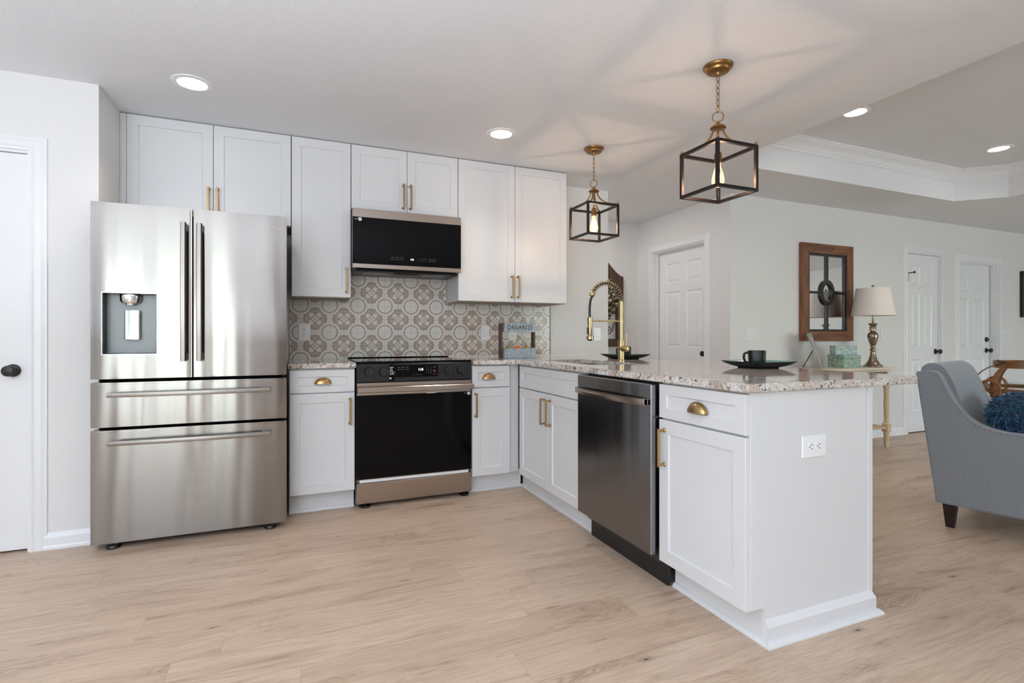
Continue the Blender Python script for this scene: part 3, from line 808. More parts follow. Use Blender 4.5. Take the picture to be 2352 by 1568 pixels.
vhandle(dl, .408, .957, 1.684); vhandle(dr_, .481, .957, 1.684)
def hhandle(parent, x0, x1, z):
    bm = NB(); n = 18; g = []
    for s in range(n + 1):
        t = s / n; x = x0 + (x1 - x0) * t; y = -.040 - .014 * sin(pi * t)
        g.append([bm.verts.new((x, y + a, z + b)) for a, b in ((-.004, -.010), (-.006, 0), (-.004, .011), (.014, .013), (.014, -.012))])
    for a, b in zip(g, g[1:]):
        for k in range(5): bm.faces.new((a[k], a[(k + 1) % 5], b[(k + 1) % 5], b[k]))
    bm.faces.new(g[0]); bm.faces.new(g[-1])
    for x in (x0 + .001, x1 - .045): box(bm, x, x + .044, -.034, .001, z - .011, z + .012, .003)
    return link('handle', bm, 'handle', parent, 30)
hhandle(dm, .080, .822, .790); hhandle(db, .080, .822, .547)
# dispenser
dp = NB(); w_ = .004
box(dp, DX0 + .001, DX0 + w_, .0, .083, DZ0 + .001, DZ1 - .001); box(dp, DX1 - w_, DX1 - .001, .0, .083, DZ0 + .001, DZ1 - .001)
box(dp, DX0 + w_, DX1 - w_, .0, .083, DZ0 + .001, DZ0 + w_); box(dp, DX0 + w_, DX1 - w_, .0, .083, DZ1 - w_, DZ1 - .001)
disp = link('dispenser', dp, 'blackp', dl)
fb = NB()
for a in ((DX0 - .003, DX0 + .001, DZ0 - .003, DZ1 + .003), (DX1 - .001, DX1 + .003, DZ0 - .003, DZ1 + .003), (DX0 + .001, DX1 - .001, DZ0 - .003, DZ0 + .001), (DX0 + .001, DX1 - .001, DZ1 - .001, DZ1 + .003)): box(fb, a[0], a[1], -.0015, .003, a[2], a[3])
link('dispenser_bezel', fb, 'chrome', dl)
link('dispenser_back', bx(DX0 + w_, DX1 - w_, .062, .0825, DZ0 + w_, DZ1 - w_), 'midgrey', dl)
nz = NB(); lathe(nz, [(.044, 0), (.046, -.006), (.044, -.036), (.036, -.046), (.022, -.048), (.020, -.056), (.002, -.056)], 28, 'z', (.160, .034, DZ1 - w_), sy=.6)
link('ice_chute', nz, 'chrome', dl, 35)
lv = NB(); prism(lv, rrect(.068, .018, .007, .167, .044, 4), 1.070, 1.222, 'z', .001)
link('dispenser_lever', lv, 'chrome', dl, 40)
text_obj('logo', 'SAMSUNG', .0135, 'logo', dr_, (.842, -.0006, 1.690), sx=1.15, bold=.0002)
for sx in (.085, fw - .085):
    lathe_b = NB(); lathe(lathe_b, [(.030, 0), (.032, .006), (.026, .018), (.012, .024), (.012, .036)], 20, 'z', (sx, .045, 0), sy=1.0)
    box(lathe_b, sx - .03, sx + .03, .03, .14, .018, .0335, .003); link('foot', lathe_b, 'blackp', fr, 40)

# ------------------------------------------------------------------ stove
st = thing('stove', 'black and stainless slide-in electric range with front knobs', 'stove', (.344, 3.362, 0)); sw = .758
link('stove_body', bx(.002, sw - .002, .04, .60, .03, .912), 'midgrey', st)
ck = NB(); box(ck, 0, sw, .0, .61, .913, .9275, .003); box(ck, 0, sw, .585, .628, .9275, .934, .002)
ckt = link('cooktop', ck, 'blackg', st)
bn = NB()
for (x, y, r) in ((.19, .17, .10), (.56, .17, .085), (.19, .43, .075), (.56, .43, .10), (.375, .33, .05)):
    lathe(bn, [(r, .9277), (r + .0015, .9278), (r + .0015, .9276)], 40, 'z', (x, y, 0), cap=False)
link('burner_ring', bn, 'grey_print', ckt)
cp = NB(); box(cp, 0, sw, -.002, .04, .798, .9125, .003); cpo = link('control_panel', cp, 'panel', st)
for k, x in enumerate((.078, .170, .594, .685)):
    kb = NB(); lathe(kb, [(.0315, 0), (.0315, -.006), (.029, -.012), (.0275, -.022), (.026, -.024), (.001, -.024)], 32, 'y', (x, -.002, .861))
    box(kb, x - .006, x + .006, -.034, -.024, .837, .885, .002); link('knob', kb, 'black', st, 40)
dsp = link('display', bx(.242, .523, -.0035, -.001, .822, .902, bev=.0004), 'blackg', st)
text_obj('clock', '1:16', .022, 'digit', dsp, (.408, -.0042, .870), sx=.9)
for r_, row in enumerate(('BAKE   BROIL  TIMER', 'CONV   AIR    WARM')): text_obj('lettering', row, .008, 'grey_print', dsp, (.292, -.0042, .886 - .014 * r_), space=1.0)
for i in range(3):
    text_obj('lettering', '\n'.join((('1', '4', '7', '*'), ('2', '5', '8', '0'), ('3', '6', '9', '#'))[i]), .0085, 'grey_print', dsp, (.445 + .0155 * i, -.0042, .867), sx=1, sy=1.55)
text_obj('lettering', 'CANCEL', .006, 'grey_print', dsp, (.500, -.0042, .838)); link('button', bx(.490, .510, -.0042, -.0034, .852, .867), 'red_print', dsp); link('button', bx(.490, .510, -.0042, -.0034, .877, .892), 'panel', dsp)
text_obj('lettering', 'CLOCK   LIGHT   LOCK', .006, 'grey_print', dsp, (.385, -.0042, .836))
stk = link('sticker', bx(.203, .240, -.0032, -.0018, .800, .905), 'blackg', st)
text_obj('sticker_text', 'Pinch\nand\npush\nto turn\nknobs', .0108, 'white_print', stk, (.207, -.0036, .866), align='LEFT', bold=.0003)
link('sticker_mark', bx(.205, .217, -.0038, -.003, .812, .823), 'white_print', stk)
odoor = link('oven_door', bx(0.001, sw - .001, 0, .038, .178, .793, bev=.003), 'steelflat', st)
link('oven_glass', bx(.002, sw - .002, -.004, .001, .184, .7135, bev=.001), 'blackg', odoor)
hb = NB(); box(hb, -.002, sw + .004, -.052, -.036, .733, .768, .004)
for x in (.03, sw - .06): box(hb, x, x + .03, -.037, .002, .738, .763)
link('handle', hb, 'steelflat', odoor)
ls = link('sticker', bx(.700, .750, -.0048, -.0038, .690, .710), 'blackg', odoor); link('sticker_mark', bx(.728, .748, -.0053, -.0046, .6905, .7095), 'white_print', ls)
text_obj('sticker_text', 'SmartThings', .0045, 'white_print', ls, (.7125, -.0053, .703))
link('door_gasket', bx(.02, sw - .02, .005, .035, .160, .178), 'plate', st)
link('warming_drawer', bx(0, sw, -.002, .04, .029, .158, bev=.003), 'steelflat', st)
for x in (.055, sw - .04):
    f = NB(); lathe(f, [(.035, 0), (.037, .006), (.03, .012), (.012, .014), (.012, .030)], 6, 'z', (x, .035, 0)); link('foot', f, 'blackp', st)

# ------------------------------------------------------------------ microwave
mw = thing('microwave', 'black and stainless over-the-range microwave under the short cabinet', 'microwave', (.343, 3.600, 1.548)); mwd = .758
b_ = NB(); prism(b_, [(.06, .406), (.392, .406), (.392, -.012), (.10, -.014), (.045, .002)], .004, mwd - .004, 'x')
link('microwave_body', b_, 'darkgrey', mw)
md = link('microwave_door', bx(0, mwd, 0, .044, 0, .402, bev=.003), 'steelflat', mw)
link('door_glass', bx(.001, mwd - .001, -.003, .001, .030, .345, bev=.001), 'blackg', md)
ls = link('sticker', bx(.010, .060, -.0038, -.0028, .318, .340), 'blackg', md); link('sticker_mark', bx(.038, .060, -.0043, -.0036, .318, .340), 'white_print', ls)
text_obj('sticker_text', 'SmartThings\nscan me', .005, 'white_print', ls, (.023, -.0043, .329))
text_obj('clock', '1:15', .018, 'digit', md, (.400, -.0038, .075), sx=.8)
text_obj('lettering', 'Popcorn   Reheat    Defrost', .0075, 'grey_print', md, (.300, -.0038, .085)); text_obj('lettering', 'Power Level   Soften   Keep Warm', .0065, 'grey_print', md, (.296, -.0038, .071))
text_obj('lettering', '1    2    3    4    5', .009, 'grey_print', md, (.468, -.0038, .083)); text_obj('lettering', '6    7    8    9    0', .009, 'grey_print', md, (.468, -.0038, .069))
text_obj('lettering', 'Options  Clock  Stop', .0065, 'grey_print', md, (.545, -.0038, .083)); text_obj('lettering', 'Light   Fan   Start', .0065, 'grey_print', md, (.545, -.0038, .069))
vt = NB(); box(vt, .03, mwd - .03, .02, .06, -.010, -.0005); link('front_vent', vt, 'dark', mw)
for x in (.09, .50):
    f = link('grease_filter', bx(x, x + .17, .13, .28, -.018, -.0145), 'midgrey', mw); 
    link('filter_mesh', bx(x + .01, x + .16, .14, .27, -.0195, -.018), 'grey_print', f)
link('lamp_cover', bx(.30, .46, .10, .16, -.020, -.0145, bev=.002), 'blackp', mw)

# ------------------------------------------------------------------ dishwasher
dw = thing('dishwasher', 'dark stainless dishwasher with a bar handle in the peninsula', 'dishwasher', (1.405, 2.444, 0), R(-90))
link('dishwasher_body', bx(.012, .618, .06, .62, .10, .885), 'darkgrey', dw)
dwd = link('dishwasher_door', bx(0, .628, 0, .055, .143, .880, bev=.004), 'steeldark', dw)
g = NB(); n = 16; rows = []
for s in range(n + 1):
    t = s / n; x = .006 + .598 * t; y = -.012 - .030 * sin(pi * t) ** .7
    rows.append([g.verts.new((x, y + a, .800 + b)) for a, b in ((-.004, -.014), (-.007, 0), (-.004, .014), (.010, .015), (.010, -.015))])
for a, b in zip(rows, rows[1:]):
    for k in range(5): g.faces.new((a[k], a[(k + 1) % 5], b[(k + 1) % 5], b[k]))
g.faces.new(rows[0]); g.faces.new(rows[-1])
for x in (.006, .587): box(g, x, x + .017, -.019, .002, .786, .815, .002)
link('handle', g, 'steelflat', dwd, 30)
link('toe_panel', bx(.004, .632, .085, .10, 0.002, .143), 'blackp', dw)

# ------------------------------------------------------------------ faucet and things on the counter
CT = .9222
fa = thing('faucet', 'brass spring-neck kitchen faucet standing behind the sink', 'faucet', (2.0, 2.90, CT))
bm = NB(); lathe(bm, [(.026, 0), (.026, .006), (.0215, .009), (.0215, .136), (.0145, .1365), (.0145, .288)], 28, 'z')
link('column', bm, 'champ', fa, 40)
bm = NB(); pr_ = []
for i in range(22): z = .288 + i * .005; pr_ += [(.0165, z), (.0165, z + .003), (.0150, z + .0035), (.0150, z + .005)]
lathe(bm, pr_, 24, 'z'); link('ribbed_sleeve', bm, 'champ', fa, 25)
bm = NB(); lathe(bm, [(.019, 0), (.019, -.060), (.0165, -.062), (.001, -.062)], 28, 'y', (0, -.012, .083))
link('valve_housing', bm, 'champ', fa, 40)
link('lever', tube(NB(), [(0, -.058, .095), (0, -.060, .150), (0, -.061, .182)], [.0052, .0052, .0048], 12), 'champ', fa, 40)
RR = .115; cxn = -RR
pth = [Vector((cxn + RR * cos(R(t)), 0, .398 + RR * 1.02 * sin(R(t)))) for t in range(0, 156, 5)]
hose = pth + [Vector((-.225, 0, .425)), Vector((-.236, 0, .40)), Vector((-.242, 0, .36)), Vector((-.243, 0, .32)), Vector((-.241, 0, .285))]
link('hose', tube(NB(), hose, .0078, 14), 'black', fa, 40)
# spring coil wound round the arched part of the hose
bm = NB(); co = []; turns = 17; n = turns * 14
L = len(pth) - 1
for i in range(n + 1):
    f = i / n * L; k = min(int(f), L - 1); u = f - k; p = pth[k].lerp(pth[k + 1], u); d = (pth[k + 1] - pth[k]).normalized()
    a = Vector((0, 1, 0)); b = d.cross(a); t = 2 * pi * turns * i / n; co.append(p + (a * cos(t) + b * sin(t)) * .0155)
link('spring_coil', tube(bm, co, .0022, 6), 'champ', fa, 60)
pe = pth[-1]; de = (pth[-1] - pth[-2]).normalized()
bm = lathe(NB(), [(.001, -.014), (.016, -.014), (.0185, -.010), (.0185, .010), (.016, .014), (.001, .014)], 24, 'z')
xform(bm, Matrix.Translation(pe + de * .008) @ de.to_track_quat('Z', 'Y').to_matrix().to_4x4()); link('spring_collar', bm, 'champ', fa, 40)
bm = NB(); lathe(bm, [(.001, .288), (.0175, .288), (.0175, .244), (.0145, .243), (.0145, .170), (.017, .166), (.0245, .164), (.0245, .146), (.018, .144), (.001, .144)], 28, 'z', (-.240, 0, 0))
hd = link('spray_head', bm, 'champ', fa, 40)
link('spray_face', lathe(NB(), [(.016, .1438), (.014, .136), (.001, .136)], 24, 'z', (-.240, 0, 0)), 'blackp', hd, 40)
link('spray_trigger', bx(-.262, -.254, -.006, .006, .178, .222, bev=.002), 'blackp', hd)
link('support_arm', tube(NB(), [(-.223, 0, .266), (-.012, 0, .266)], .0055, 12), 'champ', fa, 40)
link('arm_ring', lathe(NB(), [(.0145, .252), (.018, .252), (.018, .280), (.0145, .280)], 24, 'z'), 'champ', fa, 40)

def sq_ring(bm, s, z, r, n=6, lift=0):
    o = []
    for (x, y) in rrect(s, s, r, 0, 0, n):
        q = (abs(x) * abs(y)) / ((s / 2) ** 2); o.append(bm.verts.new((x, y, z + lift * q)))
    return o
def plate_mug(label, mlabel, loc, rz, mug_off, mrz):
    p = thing('plate', label, 'plate', loc, rz, None)
    def skin(rs, cap0, cap1):
        bm = NB(); g = [sq_ring(bm, s, z, r, 6, l) for s, z, r, l in rs]
        for a, b in zip(g, g[1:]):
            n = len(a)
            for i in range(n): bm.faces.new((a[i], a[(i + 1) % n], b[(i + 1) % n], b[i]))
        if cap0: bm.faces.new(g[0])
        if cap1: bm.faces.new(g[-1])
        return bm
    link('plate_body', skin([(.150, 0, .03, 0), (.155, .0, .03, 0), (.158, .005, .03, 0), (.20, .010, .03, .001), (.245, .018, .03, .006), (.270, .025, .028, .010), (.271, .0275, .028, .010), (.266, .0275, .027, .010), (.262, .026, .026, .010)], True, False), 'blackceramic', p, 50)
    link('plate_glaze', skin([(.262, .026, .026, .010), (.24, .0205, .03, .006), (.20, .0125, .03, .001), (.16, .0085, .03, 0), (.02, .0080, .005, 0)], False, True), 'teal', p, 50)
    m = thing('mug', mlabel, 'mug', (loc[0] + mug_off[0], loc[1] + mug_off[1], loc[2] + .0087), mrz)
    link('mug_body', skin([(.070, 0, .022, 0), (.078, .002, .024, 0), (.081, .02, .025, 0), (.084, .080, .026, 0), (.083, .0815, .026, 0), (.078, .0815, .024, 0), (.076, .075, .024, 0), (.070, .008, .022, 0)], True, True), 'blackceramic', m, 45)
    link('mug_handle', tube(NB(), [(-.036, 0, .068), (-.050, 0, .070), (-.060, 0, .064), (-.0625, 0, .045), (-.058, 0, .026), (-.048, 0, .021), (-.036, 0, .022)], [.0065] * 7, 10), 'blackceramic', m, 60)
    return p
plate_mug('square black plate with teal inside on the near end of the peninsula', 'black square mug standing on the near plate', (2.235, 2.005, CT), R(-4), (-.005, .003), R(-42))
plate_mug('square black plate with teal inside on the counter behind the faucet', 'black mug standing on the far plate, half behind the faucet', (2.235, 3.19, CT), R(11), (.0, .0), R(-30))

og = thing('tiered_organizer', 'two-tier galvanised metal organizer with wooden posts on the counter corner', 'organizer', (1.435, 3.585, CT), R(2))
ow, od = .262, .115
def tray(z0, h):
    bm = NB(); t = .002
    box(bm, 0, ow, 0, t, z0, z0 + h); box(bm, 0, ow, od - t, od, z0, z0 + h); box(bm, 0, t, t, od - t, z0, z0 + h); box(bm, ow - t, ow, t, od - t, z0, z0 + h); box(bm, t, ow - t, t, od - t, z0, z0 + .002)
    tube(bm, [(0, 0, z0 + h), (ow, 0, z0 + h), (ow, od, z0 + h), (0, od, z0 + h)], .0028, 6, closed=True)
    return bm
tb = link('metal_tray', tray(.001, .073), 'galv', og); tt = link('metal_tray', tray(.198, .070), 'galv', og)
link('wooden_post', bx(-.016, -.0005, od / 2 - .022, od / 2 + .022, 0, .262, bev=.001), 'walnut', og); link('wooden_post', bx(ow + .0005, ow + .016, od / 2 - .022, od / 2 + .022, 0, .262, bev=.001), 'walnut', og)
text_obj('lettering', 'ORGANIZE', .050, 'slot', tt, (ow / 2, -.0036, .232), sx=.78, sy=.98, bold=-.0007, space=1.15)
def fruit(kind, label, loc, mt, prof, stem=True, grp=None, tilt=0):
    f = thing(kind, label, kind, loc, 0, grp); f.rotation_euler.y = tilt
    link('fruit_body', lathe(NB(), prof, 24, 'z'), mt, f, 60)
    if stem: link('stem', tube(NB(), [(0, 0, prof[-1][1] - .002), (.001, 0, prof[-1][1] + .012), (.003, 0, prof[-1][1] + .020)], [.0014, .0012, .0018], 6), 'stem', f)
PEAR = [(.001, 0), (.014, .002), (.024, .012), (.027, .026), (.024, .040), (.017, .052), (.012, .062), (.008, .069), (.001, .071)]
ORNG = [(.001, 0)] + [(.041 * sin(pi * k / 14), .041 - .041 * cos(pi * k / 14)) for k in range(1, 14)] + [(.001, .082)]
fz = CT + .0032
fruit('pear', 'green-yellow pear in the lower tray, left of the orange', (1.435 + .045, 3.585 + .055, fz + .022), 'pear', PEAR)
fruit('pear', 'darker green pear in the lower tray, right of the orange', (1.435 + .205, 3.585 + .055, fz + .021), 'pear', PEAR)
fruit('orange', 'bright orange fruit in the lower tray between two pears', (1.435 + .128, 3.585 + .055, fz + .006), 'orange', ORNG, False)
fruit('apple', 'dark red fruit peeking over the upper tray at the left', (1.435 + .075, 3.585 + .055, fz + .198), 'apple', [(r, z * .9) for r, z in ORNG])
fruit('pear', 'yellow pear peeking over the upper tray at the right', (1.435 + .175, 3.585 + .055, fz + .205), 'pear', PEAR)

# ------------------------------------------------------------------ outlets and switches
def outlet(name, label, loc, rz, kind='duplex', horiz=False, w=.074, h=.118, cat='outlet'):
    o = thing(name, label, cat, loc, rz)
    pl = link('cover_plate', bx(-w / 2, w / 2, -.006, -.0003, -h / 2, h / 2, bev=.003), 'plate', o)
    if kind == 'duplex':
        for s in (-1, 1):
            f = NB(); prism(f, rrect(.030, .027, .010, 0, s * .0205), -.0085, -.005, 'y'); rc = link('receptacle', f, 'plate', o, 30)
            sl = NB(); box(sl, -.0085, -.006, -.0089, -.0083, s * .0205 - .002, s * .0205 + .008); box(sl, .006, .0085, -.0089, -.0083, s * .0205 - .001, s * .0205 + .007)
            lathe(sl, [(.0028, -.0089), (.0028, -.0083)], 10, 'y', (0, 0, s * .0205 - .008)); link('slot', sl, 'slot', rc)
        link('screw', lathe(NB(), [(.003, -.0075), (.003, -.0055)], 10, 'y'), 'plate', o)
    elif kind == 'gfci':
        link('receptacle', bx(-.017, .017, -.0085, -.005, -.034, .034, bev=.001), 'plate', o)
        link('slot', box(bx(-.010, .010, -.0095, -.008, .004, .012), -.010, .010, -.0095, -.008, -.006, .001), 'plate', o)
        s = NB(); box(s, -.008, -.006, -.0090, -.0083, -.026, -.018); box(s, .006, .008, -.0090, -.0083, -.026, -.018); link('slot', s, 'slot', o)
    else:
        for x in ([0] if kind == 'toggle' else [-.022, .022]):
            t = NB(); box(t, x - .005, x + .005, -.012, -.005, -.011, .011, .002); box(t, x - .0025, x + .0025, -.018, -.011, .0, .010, .001); link('toggle', t, 'plate', o)
            link('screw', lathe(lathe(NB(), [(.003, -.0075), (.003, -.0055)], 10, 'y', (x, 0, .030)), [(.003, -.0075), (.003, -.0055)], 10, 'y', (x, 0, -.030)), 'grey_print', o)
    return o
outlet('wall_outlet', 'white duplex outlet on the tile left of the stove', (.048, 3.996, 1.117), 0, w=.080, h=.124)
outlet('wall_outlet', 'white ground-fault outlet on the tile right of the stove', (1.429, 3.996, 1.117), 0, 'gfci')
outlet('wall_outlet', 'white outlet on the tile half behind the organizer', (1.672, 3.996, 1.112), 0)
outlet('wall_outlet', 'white outlet on the plain wall behind the faucet', (2.504, 4.005, 1.106), 0, 'gfci')
po = outlet('wall_outlet', 'white duplex outlet mounted sideways on the end of the peninsula', (1.767, 1.3385, .680), 0, w=.082, h=.126)
po.rotation_euler = (0, R(90), 0)
outlet('light_switch', 'white double switch plate left of the wooden mirror', (3.960, 3.63, 1.107), 0, 'double', w=.120, h=.120, cat='switch')
outlet('light_switch', 'white single switch plate right of the lamp base', (5.877, 3.63, 1.107), 0, 'toggle', w=.085, h=.125, cat='switch')
outlet('light_switch', 'switch plate right of the entry door', (8.217, 3.63, 1.105), 0, 'double', w=.13, h=.125, cat='switch')

# ------------------------------------------------------------------ lights in the ceiling
def downlight(label, x, y, z, tilt, power):
    d = thing('recessed_light', label, 'ceiling light', (x, y, z))
    ring = NB(); lathe(ring, [(.066, -.001), (.070, -.0055), (.088, -.0055), (.096, -.003), (.097, -.0003)], 48, 'z', cap=False); link('trim_ring', ring, 'plate', d, 40)
    link('lens', lathe(NB(), [(.0665, -.0008), (.066, -.0045), (.05, -.0058), (.001, -.0062)], 40, 'z'), 'lens', d, 60)
    l = bpy.data.lights.new('downlight', 'SPOT'); l.energy = power; l.color = (1, .88, .78); l.spot_size = R(125); l.spot_blend = .8; l.shadow_soft_size = .06
    lo = bpy.data.objects.new('downlight_beam', l); C.objects.link(lo); lo.location = (0, 0, -.02); lo.parent = d
    return d
DL = 18
downlight('round recessed ceiling light above the refrigerator', -.506, 3.127, CZ, 0, DL)
downlight('round recessed ceiling light in front of the tall cabinet right of the microwave', 1.232, 3.136, CZ, 0, DL)
downlight('recessed light in the tray ceiling, half cut by its near edge', 3.712, 2.481, 2.70, 0, DL)
downlight('recessed light in the tray ceiling near its right corner', 5.570, 2.494, 2.70, 0, DL)

def pendant(label, x, y, bulb_label=None):
    p = thing('pendant_light', label, 'pendant light', (x, y, CZ), 0, None)
    cn = link('canopy', lathe(NB(), [(.070, -.0002), (.070, -.006), (.066, -.012), (.056, -.018), (.052, -.027), (.045, -.031), (.014, -.033), (.011, -.044), (.001, -.045)], 40, 'z'), 'antique', p, 35)
    # chain
    z = -.045; bm = NB(); k = 0; zr = -.222
    for k in range(6):
        q = []
        for i in range(14):
            t = 2 * pi * i / 14; u = .0075 * cos(t); w = -.0185 - .0185 * sin(t)
            q.append((u, 0, z + w + .002) if k % 2 == 0 else (0, u, z + w + .002))
        tube(bm, q, .0018, 6, closed=True); z -= .0295
    link('chain', bm, 'antique', p, 60)
    bm = tube(NB(), [(.0255 * cos(2 * pi * i / 28), 0, zr - .0255 + .0255 * sin(2 * pi * i / 28)) for i in range(28)], .0026, 8, closed=True)
    xform(bm, Matrix.Rotation(R(-40), 4, 'Z')); link('hanging_ring', bm, 'antique', p, 60)
    zh = zr - .050
    link('hub', lathe(NB(), [(.001, zh + .003), (.008, zh + .002), (.008, zh - .008), (.014, zh - .012), (.030, zh - .022), (.036, zh - .027), (.037, zh - .033), (.032, zh - .036), (.001, zh - .036)], 32, 'z'), 'antique', p, 35)
    a = .127; t = .0075; zt = 2.0 - CZ; zb = 1.777 - CZ
    for sx in (-1, 1):
        for sy in (-1, 1):
            pts = []
            for i in range(13):
                u = i / 12; rad = .020 + (.155 - .020) * u ** 1.55; zz = (zh - .034) + (zt + .006 - (zh - .034)) * (1 - (1 - u) ** 1.7)
                pts.append((sx * rad, sy * rad, zz)) if False else pts.append((sx * (.016 + (a - t - .016) * u ** 1.7), sy * (.016 + (a - t - .016) * u ** 1.7), (zh - .034) + (zt + .004 - zh + .034) * (1 - (1 - u) ** 1.8)))
            link('arm', tube(NB(), pts, .0048, 8), 'antique', p, 60)
            link('finial', lathe(NB(), [(.007, zt), (.007, zt + .006), (.0045, zt + .008), (.0055, zt + .013), (.002, zt + .017), (.001, zt + .017)], 12, 'z', (sx * (a - t), sy * (a - t), 0)), 'antique', p, 40)
    fbm = NB()
    for sx in (-1, 1):
        for sy in (-1, 1): box(fbm, sx * a - (t * 2 if sx > 0 else 0), sx * a + (0 if sx > 0 else t * 2), sy * a - (t * 2 if sy > 0 else 0), sy * a + (0 if sy > 0 else t * 2), zb, zt, .0008)
    for z0, z1 in ((zb, zb + .014), (zt - .014, zt)):
        for s in (-1, 1):
            lo, hi = sorted((s * a, s * (a - 2 * t)))
            box(fbm, -a + 2 * t, a - 2 * t, lo, hi, z0, z1); box(fbm, lo, hi, -a + 2 * t, a - 2 * t, z0, z1)
    link('cage_frame', fbm, 'bronze', p)
    link('socket_rod', tube(NB(), [(0, 0, zh - .034), (0, 0, zt - .012)], .0045, 10), 'antique', p, 60)
    so = link('socket', lathe(NB(), [(.001, zt - .008), (.010, zt - .009), (.016, zt - .018), (.018, zt - .024), (.018, zt - .066), (.001, zt - .066)], 24, 'z'), 'antique', p, 40)
    z0 = zt - .066
    bl_ = link('bulb', lathe(NB(), [(.012, z0), (.0125, z0 - .010), (.014, z0 - .018), (.020, z0 - .036), (.0265, z0 - .060), (.030, z0 - .080), (.0295, z0 - .094), (.023, z0 - .108), (.012, z0 - .116), (.001, z0 - .118)], 32, 'z'), 'bulb', p, 60)
    f = NB()
    for k in range(6):
        t1, t2 = 2 * pi * k / 6, 2 * pi * (k + .5) / 6
        tube(f, [(.006 * cos(t1), .006 * sin(t1), z0 - .030), (.012 * cos(t1), .012 * sin(t1), z0 - .088), (.012 * cos(t2), .012 * sin(t2), z0 - .089), (.006 * cos(t2), .006 * sin(t2), z0 - .031)], .0012, 5)
    link('filament', f, 'fil', bl_)
    l = bpy.data.lights.new('bulb_glow', 'POINT'); l.energy = 7; l.color = (1, .74, .56); l.shadow_soft_size = .012
    lo = bpy.data.objects.new('bulb_glow', l); C.objects.link(lo); lo.parent = p; lo.location = (0, 0, z0 - .062)
    return p
pendant('nearer cage pendant light with brass chain over the peninsula', 1.909, 1.950)
pendant('farther cage pendant light with brass chain over the sink end of the peninsula', 1.933, 3.134)

# ------------------------------------------------------------------ hall end wall: arched plaque with a wreath
pq = thing('wall_plaque', 'dark wooden arched frame with a wreath on the hall wall behind the faucet', 'wall decor', (3.10, 5.03, 0))
def arch(w, zs, zt, z0, n=14):
    o = [(-w, z0), (w, z0), (w, zs)]
    for k in range(1, n): u = k / n; o.append((w * (1 - u) if True else 0, zs + (zt - zs) * (.5 - .5 * cos(pi * u)) ** .9))
    o += [(0, zt)]; o += [(-x, z) for x, z in o[3:-1][::-1]] + [(-w, zs)]
    return o
ao = arch(.376, 1.775, 2.03, .972); ai = arch(.29, 1.69, 1.90, 1.06)
bm = NB(); A = [bm.verts.new((x, -.035, z)) for x, z in ao]; B = [bm.verts.new((x, -.030, z)) for x, z in ai]; A2 = [bm.verts.new((x, -.001, z)) for x, z in ao]; B2 = [bm.verts.new((x, -.001, z)) for x, z in ai]
n = len(ao)
for i in range(n):
    j = (i + 1) % n
    bm.faces.new((A[i], A[j], B[j], B[i])); bm.faces.new((A[i], A[j], A2[j], A2[i])); bm.faces.new((B[i], B[j], B2[j], B2[i])); bm.faces.new((A2[i], A2[j], B2[j], B2[i]))
link('arched_frame', bm, 'walnut', pq)
gb = NB()
link('iron_scroll', tube(tube(tube(NB(), [(.17 + .05 * cos(t / 3) * (1 - t / 30), -.012, 1.16 + .05 * sin(t / 3) * (1 - t / 30)) for t in range(0, 24)], .005, 6), [(.27, -.012, 1.25), (.24, -.012, 1.15), (.17, -.012, 1.10), (.05, -.012, 1.09)], .005, 6), [(0, -.012, 1.06), (0, -.012, 1.92)], .005, 6), 'black', pq)
wr_ = thing('wreath', 'dried flower wreath with pale petals and dark berries hung in the arched frame', 'wreath', (3.10, 4.99, 1.50))
link('wreath_ring', tube(NB(), [(.20 * cos(2 * pi * k / 30), 0, .20 * sin(2 * pi * k / 30)) for k in range(30)], .030, 8, closed=True), 'wreath', wr_, 60)
def scatter(mt, n, size, name):
    bm = NB()
    for i in range(n):
        t = random.uniform(0, 2 * pi); r = .205 + random.gauss(0, .035); y = -.02 - random.uniform(0, .03)
        c = Vector((r * cos(t), y, r * sin(t))); d = Vector((random.uniform(-1, 1), random.uniform(-1, -.2), random.uniform(-1, 1))).normalized(); s = size * random.uniform(.6, 1.3)
        if mt == 'berry':
            bmesh.ops.create_icosphere(bm, subdivisions=1, radius=s * .5, matrix=Matrix.Translation(c))
        else:
            a = d.orthogonal().normalized(); b = d.cross(a)
            v = [bm.verts.new(c + d * q[0] * s + a * q[1] * s + b * q[2] * s) for q in ((0, 0, 0), (.5, .35, .12), (1.1, 0, .2), (.5, -.35, .12), (.5, 0, -.05))]
            for f in ((0, 1, 4), (1, 2, 4), (2, 3, 4), (3, 0, 4), (0, 3, 2, 1)):
                bm.faces.new([v[k] for k in f])
    o = link(name, bm, mt, wr_); o['kind'] = 'stuff'
scatter('petal', 260, .045, 'petals'); scatter('olive', 320, .05, 'leaves'); scatter('berry', 120, .020, 'berries')

